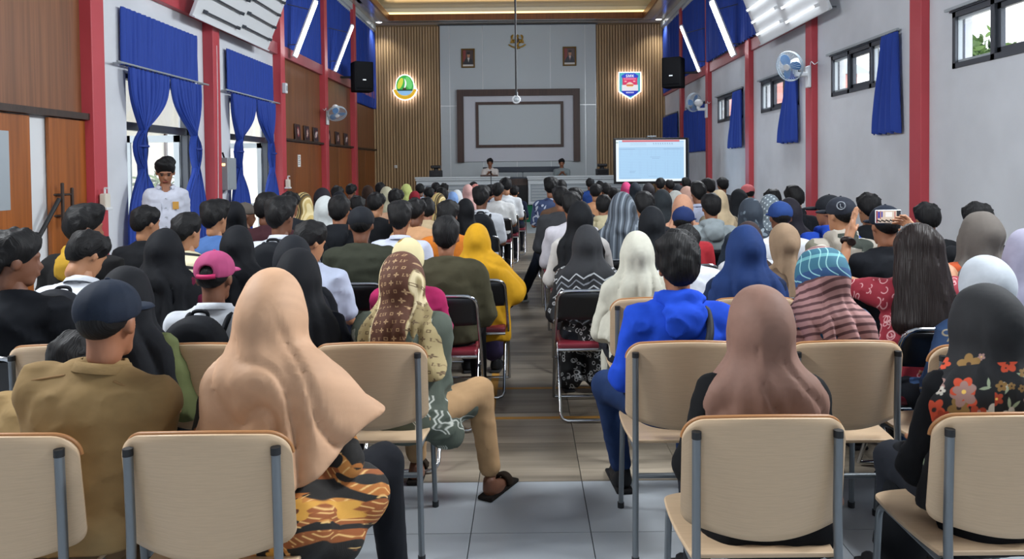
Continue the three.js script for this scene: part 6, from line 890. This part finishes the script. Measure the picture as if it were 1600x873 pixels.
person(119, 'person with dark hair next to the light blue hijab', -1.714, 1.232, -15.4, { head: 'hair2', top: '#22252b', sex: 'm', seed: 163.03, pv: 2, skin: M.skinLight });
person(120, 'person in a salmon hijab in the front rows', -1.03, 1.233, -15, { head: 'hijab', top: '#b87a74', hw: '#d08880', sex: 'f', seed: 164.4, pv: 0, skin: M.skin });
person(121, 'person in a royal blue shirt near the stage', 1.393, 1.297, -16, { head: 'hair2', top: '#23407f', sex: 'm', seed: 165.77, pv: 1, skin: M.skinDark });
person(122, 'person with black hair behind the salmon hijab', -1.14, 1.241, -16, { head: 'hair0', top: '#22252b', sex: 'm', seed: 167.14, pv: 2, skin: M.skin });
person(123, 'person with thin grey hair near the stage', 1.701, 1.22, -17, { head: 'hair2', top: '#9aa0a4', sex: 'm', seed: 168.51, pv: 0, skin: M.skinLight });
person(124, 'speaker in a white print shirt with folded hands at the stage counter', -1.059, 1.338, -21.75, { sex: 'm', head: 'hair2', q: 'mid', seed: 124, eyes: true, y0: 0.495, yaw: PI, top: '#cfc9c4', arms: 'front', collar: true });
person(125, 'speaker in a grey top seated behind the stage counter', 1.057, 1.307, -21.75, { sex: 'm', head: 'hair2', q: 'mid', seed: 125, eyes: true, y0: 0.495, yaw: PI, top: '#7f8a8c', arms: 'front' });
person(126, 'young person in a white badged school shirt standing before the curtained doorway', -3.575, 1.663, -7.3, { sex: 'm', head: 'hair1', q: 'fine', eyes: true, stand: true, arms: 'side', collar: true, top: '#c6cad8', wr: [[-0.2, 0.72, 0.1], [0.2, 0.72, 0.1]], sleeve: 0.85, bot: '#39414f', yaw: PI + 0.45, hp: 0.38, seed: 5, badge: true, skin: M.skin, lean: 0.02, sh: 0.14, hem: -0.12, loose: 0.008 });
// ---------------------------------------------------------------- their chairs
addChair('w', -0.867, -2.165, 0, 'plywood chair with grey tube legs under person in a beige hijab and brown leaf batik', 'plywood chairs in the last rows');
addChair('w', 0.659, -2.245, 0, 'plywood chair with grey tube legs under person in a mauve brown hijab over black sleeves', 'plywood chairs in the last rows');
addChair('w', 1.358, -2.245, 0, 'plywood chair with grey tube legs under person in a black hijab printed with red', 'plywood chairs in the last rows');
addChair('w', -1.441, -2.165, 0, 'plywood chair with grey tube legs under person in khaki uniform', 'plywood chairs in the last rows');
addChair('w', -0.635, -3.145, 0, 'plywood chair with grey tube legs under person in a brown monogram hijab and green kimono', 'plywood chairs in the last rows');
addChair('w', -1.305, -3.165, 0, 'plywood chair with grey tube legs under person in a pink cap with a black backpack', 'plywood chairs in the last rows');
addChair('w', 0.62, -3.115, 0, 'plywood chair with grey tube legs under person in a bright blue hoodie and jeans', 'plywood chairs in the last rows');
addChair('w', 1.253, -3.095, 0, 'plywood chair with grey tube legs under person in a teal and pink striped scarf', 'plywood chairs in the last rows');
addChair('w', 1.752, -3.035, 0.1, 'plywood chair with grey tube legs under person in a white hijab and blue denim dress', 'plywood chairs in the last rows');
addChair('f', -2.267, -3.2, 0, 'folding chair under person in a black shirt', 'folding chairs in the audience rows');
addChair('f', 1.908, -3.55, 0, 'folding chair under person with long dark hair in red batik filming with a phone', 'folding chairs in the audience rows');
addChair('f', -0.654, -3.966, 0, 'folding chair under person in a cream floral scarf and magenta dress behind the monogram hijab', 'folding chairs in the audience rows');
addChair('f', -1.3, -4.36, 0, 'folding chair under person in a pale blue school shirt', 'folding chairs in the audience rows');
addChair('f', -0.502, -4.54, 0, 'folding chair under person in an olive jacket slipping off a black tee by the aisle', 'folding chairs in the audience rows');
addChair('w', 1.197, -4.065, 0, 'plywood chair with grey tube legs under person in a navy blue hijab with a cream', 'plywood chairs in the last rows');
addChair('w', 0.669, -4.085, 0, 'plywood chair with grey tube legs under person in a cream white hijab on a plywood', 'plywood chairs in the last rows');
addChair('f', 2.587, -4.15, 0, 'folding chair under person in a grey brown hijab and orange shirt near the window wall', 'folding chairs in the audience rows');
addChair('f', 1.543, -4.354, 0, 'folding chair under person in a taupe hijab tied close to the neck', 'folding chairs in the audience rows');
addChair('f', 0.386, -4.685, 0, 'folding chair under person in a black hijab with grey zigzag stripes on an aisle folding', 'folding chairs in the audience rows');
addChair('f', -0.351, -5.15, 0, 'folding chair under person in a mustard yellow hijab by the aisle', 'folding chairs in the audience rows');
addChair('f', -1.147, -5.05, 0, 'folding chair under person in a black cap and dark olive jacket', 'folding chairs in the audience rows');
addChair('f', -0.977, -5.638, 0, 'folding chair under person in a crisp white school shirt behind the cream floral scarf', 'folding chairs in the audience rows');
addChair('f', 1.958, -5.622, 0, 'folding chair under person in a royal blue cap and white tee', 'folding chairs in the audience rows');
addChair('f', 0.922, -5.366, 0, 'folding chair under person in a black hijab and grey shirt behind the cream white hijab', 'folding chairs in the audience rows');
addChair('f', 0.419, -5.7, 0, 'folding chair under person in a black hijab and black tee over pale sleeves', 'folding chairs in the audience rows');
addChair('f', 1.249, -5.79, 0, 'folding chair under person in a navy cap with a red and white scarf', 'folding chairs in the audience rows');
addChair('f', -0.651, -6.07, 0, 'folding chair under person with a thin headband and orange shirt near the aisle', 'folding chairs in the audience rows');
addChair('f', 0.808, -6.142, 0, 'folding chair under person in a grey striped shiny hijab', 'folding chairs in the audience rows');
addChair('f', 1.709, -6.75, 0, 'folding chair under person in a pale grey hoodie', 'folding chairs in the audience rows');
addChair('f', 1.074, -6.63, 0, 'folding chair under person with tousled hair and headphones band near the stripes', 'folding chairs in the audience rows');
addChair('f', 0.416, -6.7, 0, 'folding chair under person in a lilac white jumper by the aisle behind the black hijab', 'folding chairs in the audience rows');
addChair('f', 1.56, -7.302, 0, 'folding chair under person in a peach hijab behind the navy cap', 'folding chairs in the audience rows');
addChair('f', -0.641, -7.69, 0, 'folding chair under person in a long black hijab before the orange shirt', 'folding chairs in the audience rows');
addChair('f', 0.382, -7.938, 0, 'folding chair under person in a charcoal jacket with one leg in the aisle', 'folding chairs in the audience rows');
addChair('f', -0.512, -8.35, 0, 'folding chair under person in a white shirt with a large black backpack by the aisle', 'folding chairs in the audience rows');
addChair('f', 0.843, -7.97, 0, 'folding chair under person in a cream hoodie behind the grey striped hijab', 'folding chairs in the audience rows');
addChair('f', 1.708, -8.378, 0, 'folding chair under person in a white grey hijab behind the peach hijab', 'folding chairs in the audience rows');
addChair('f', 1.463, -7.886, 0, 'folding chair under person in a dark green grey hijab', 'folding chairs in the audience rows');
addChair('f', 2.089, -8.878, 0, 'folding chair under person in a pale blue school shirt near the grey hoodie', 'folding chairs in the audience rows');
addChair('f', 0.589, -8.75, 0, 'folding chair under person with full dark hair next to the cream hoodie', 'folding chairs in the audience rows');
addChair('f', 2.078, -9.47, 0, 'folding chair under person in a pale pink hijab near the blue school shirt', 'folding chairs in the audience rows');
addChair('f', 0.426, -9.55, 0, 'folding chair under person in a brown jacket by the aisle', 'folding chairs in the audience rows');
addChair('f', 0.357, -10.45, 0, 'folding chair under person in a blue white batik shirt, tall with curls, by the aisle', 'folding chairs in the audience rows');
addChair('f', 2.594, -10.45, 0, 'folding chair under person with thick black hair near the window wall', 'folding chairs in the audience rows');
addChair('f', 1.027, -10.782, 0, 'folding chair under person in a glowing peach shirt in the front rows', 'folding chairs in the audience rows');
addChair('f', -0.428, -11.15, 0, 'folding chair under person in a white jacket with a chest badge by the aisle', 'folding chairs in the audience rows');
addChair('f', -0.337, -12.114, 0, 'folding chair under person in a white jacket with blue collar by the aisle', 'folding chairs in the audience rows');
addChair('f', 0.599, -12.45, 0, 'folding chair under person with round black hair behind the curls', 'folding chairs in the audience rows');
addChair('f', -0.595, -12.61, 0, 'folding chair under person in a dark blue batik shirt', 'folding chairs in the audience rows');
addChair('f', -0.22, -13.25, 0, 'folding chair under person in a navy jacket at the end of the aisle row', 'folding chairs in the audience rows');
addChair('w', -1.874, -3.165, 0, 'plywood chair between the bowed khaki person and the black shirt by the doors', 'plywood chairs in the last rows');
// ---------------------------------------------------------------- small held and worn things
{ // phone held up by the person in red batik
  const t = thing('phone', 'smartphone held sideways in both raised hands of the person in red batik', 'phone', [2.03, 1.255, -4.12], 0.06);
  mesh('case', RB(0.15, 0.075, 0.009, 0, 0, -0.005, 0.012, 3), M.white, t);
  const tex = canvasTex(256, 128, (x, w, h) => { x.fillStyle = '#c9b8a8'; x.fillRect(0, 0, w, h); x.fillStyle = '#3a3f9a'; x.fillRect(16, 10, 22, 70); x.fillRect(52, 10, 14, 60); x.fillStyle = '#8a3a44'; x.fillRect(0, 0, 14, h); x.fillRect(40, 0, 8, 90); x.fillStyle = '#e4e0dc'; x.fillRect(96, 14, 70, 54); x.fillStyle = '#b04a50'; x.fillRect(190, 10, 8, 90); x.fillStyle = '#16171c'; for (let k = 0; k < 14; k++) { x.beginPath(); x.arc(14 + k * 15, 104 + (k % 3) * 6, 9, 0, 7); x.fill(); } x.fillStyle = '#2a2a30'; x.fillRect(212, 0, 44, h); });
  mesh('phone_screen', unitUV(new THREE.PlaneGeometry(0.142, 0.067), -0.071, -0.0335, 0.142, 0.067).translate(0, 0, 0.0005), std({ color: 0x050505, emissive: 0xffffff, emissiveMap: tex, emissiveIntensity: 0.55, roughness: 0.2 }), t);
  mesh('phone_ring', new THREE.TorusGeometry(0.018, 0.004, 8, 20).rotateX(PI / 2).translate(0.0, -0.04, 0.006), M.black, t);
}

{ const { root, J } = who[126]; mesh('badge', RB(0.055, 0.075, 0.006, ...J.at(0.31, -0.085, -0.128), 0.006), std({ map: canvasTex(64, 88, (x, w, h) => { x.fillStyle = '#b8893a'; x.fillRect(0, 0, w, h); x.fillStyle = '#3a4a6a'; x.fillRect(16, 24, 32, 40); x.fillStyle = '#e0d6b0'; x.fillRect(10, 6, 44, 10); }), roughness: 0.7 }), root);
  for (let k = 0; k < 5; k++) mesh('button', new THREE.SphereGeometry(0.007, 8, 6).translate(...J.at(0.38 - k * 0.09, 0, -0.135 - (k < 1 ? -0.01 : 0.0))), M.aluLight, root);
  mesh('pocket', RB(0.1, 0.11, 0.006, ...J.at(0.28, 0.09, -0.124), 0.006), cm('#c6cad8'), root); }
{ const { root, J } = who[15], w = J.arm[0], c = mix(w.W, w.E, 0.12), d = V(...w.E).sub(V(...w.W)).normalize(), q = new THREE.Quaternion().setFromUnitVectors(V(0, 0, 1), d); mesh('wristwatch', [new THREE.TorusGeometry(0.032, 0.009, 10, 26).scale(1, 1, 1.6).applyQuaternion(q).translate(...c), new THREE.CylinderGeometry(0.02, 0.02, 0.012, 20).rotateX(PI / 2).applyQuaternion(new THREE.Quaternion()).translate(c[0], c[1], c[2] + 0.036)], cm('#241a18', { r: 0.35 }), root); }
{ const { root, J } = who[31]; const g = [new THREE.TorusGeometry(0.026, 0.004, 6, 26), RB(0.006, 0.026, 0.004, -0.004, 0, 0, 0.002), RB(0.016, 0.006, 0.004, 0.002, -0.011, 0, 0.002)].map((x) => x.rotateY(-0.75).translate(-0.072, 0.075, 0.086)); const m = mesh('cap_emblem', g, cm('#8e949c'), root); m.position.set(...J.F.o); m.quaternion.copy(J.F.q); }
{ const { root, J } = who[10], t = thing('shoulder_bag', 'dark grey shoulder bag slung across the back of the bright blue hoodie', 'bag'); root.updateMatrixWorld(); t.position.copy(root.position); t.rotation.copy(root.rotation); t.scale.copy(root.scale); const c = J.at(0.2, 0.04, 0.185), m = cm('#26282e', { r: 0.6 });
  mesh('body', net([cap([-0.1, -0.05, 0], [0.1, -0.05, 0], 0.09), cap([-0.03, 0.09, 0], [0.09, 0.1, 0], 0.04)], { k: 0.06, cell: 0.014, amp: 0.006, mod: (d, x, y, z) => smax(d, abs(z) - 0.03, 0.03) }).rotateX(-0.12).translate(...c), m, t);
  mesh('strap', tube([J.at(0.28, 0.06, 0.2), J.at(0.38, 0.1, 0.165), J.at(0.455, 0.11, 0.07), J.at(0.42, 0.1, -0.08), J.at(0.2, -0.05, -0.15)], 0.017, 30, 8), m, t); }

for (const id of [1, 5]) { const { root, J } = who[id]; for (const s of [-1, 1]) { const a = J.at(0.468, s * 0.085, 0.012), b = J.at(0.444, s * 0.165, 0.005); mesh('epaulette', RB(0.11, 0.008, 0.05, 0, 0, 0, 0.004).rotateZ(Math.atan2(b[1] - a[1], b[0] - a[0]) + (s < 0 ? PI : 0)).translate((a[0] + b[0]) / 2, (a[1] + b[1]) / 2 + 0.006, a[2] + 0.03), cm('#8a6c48'), root); } }
scene.traverse((o) => { if (o.isMesh) { o.castShadow = o.receiveShadow = true; } });
renderer.render(scene, camera);
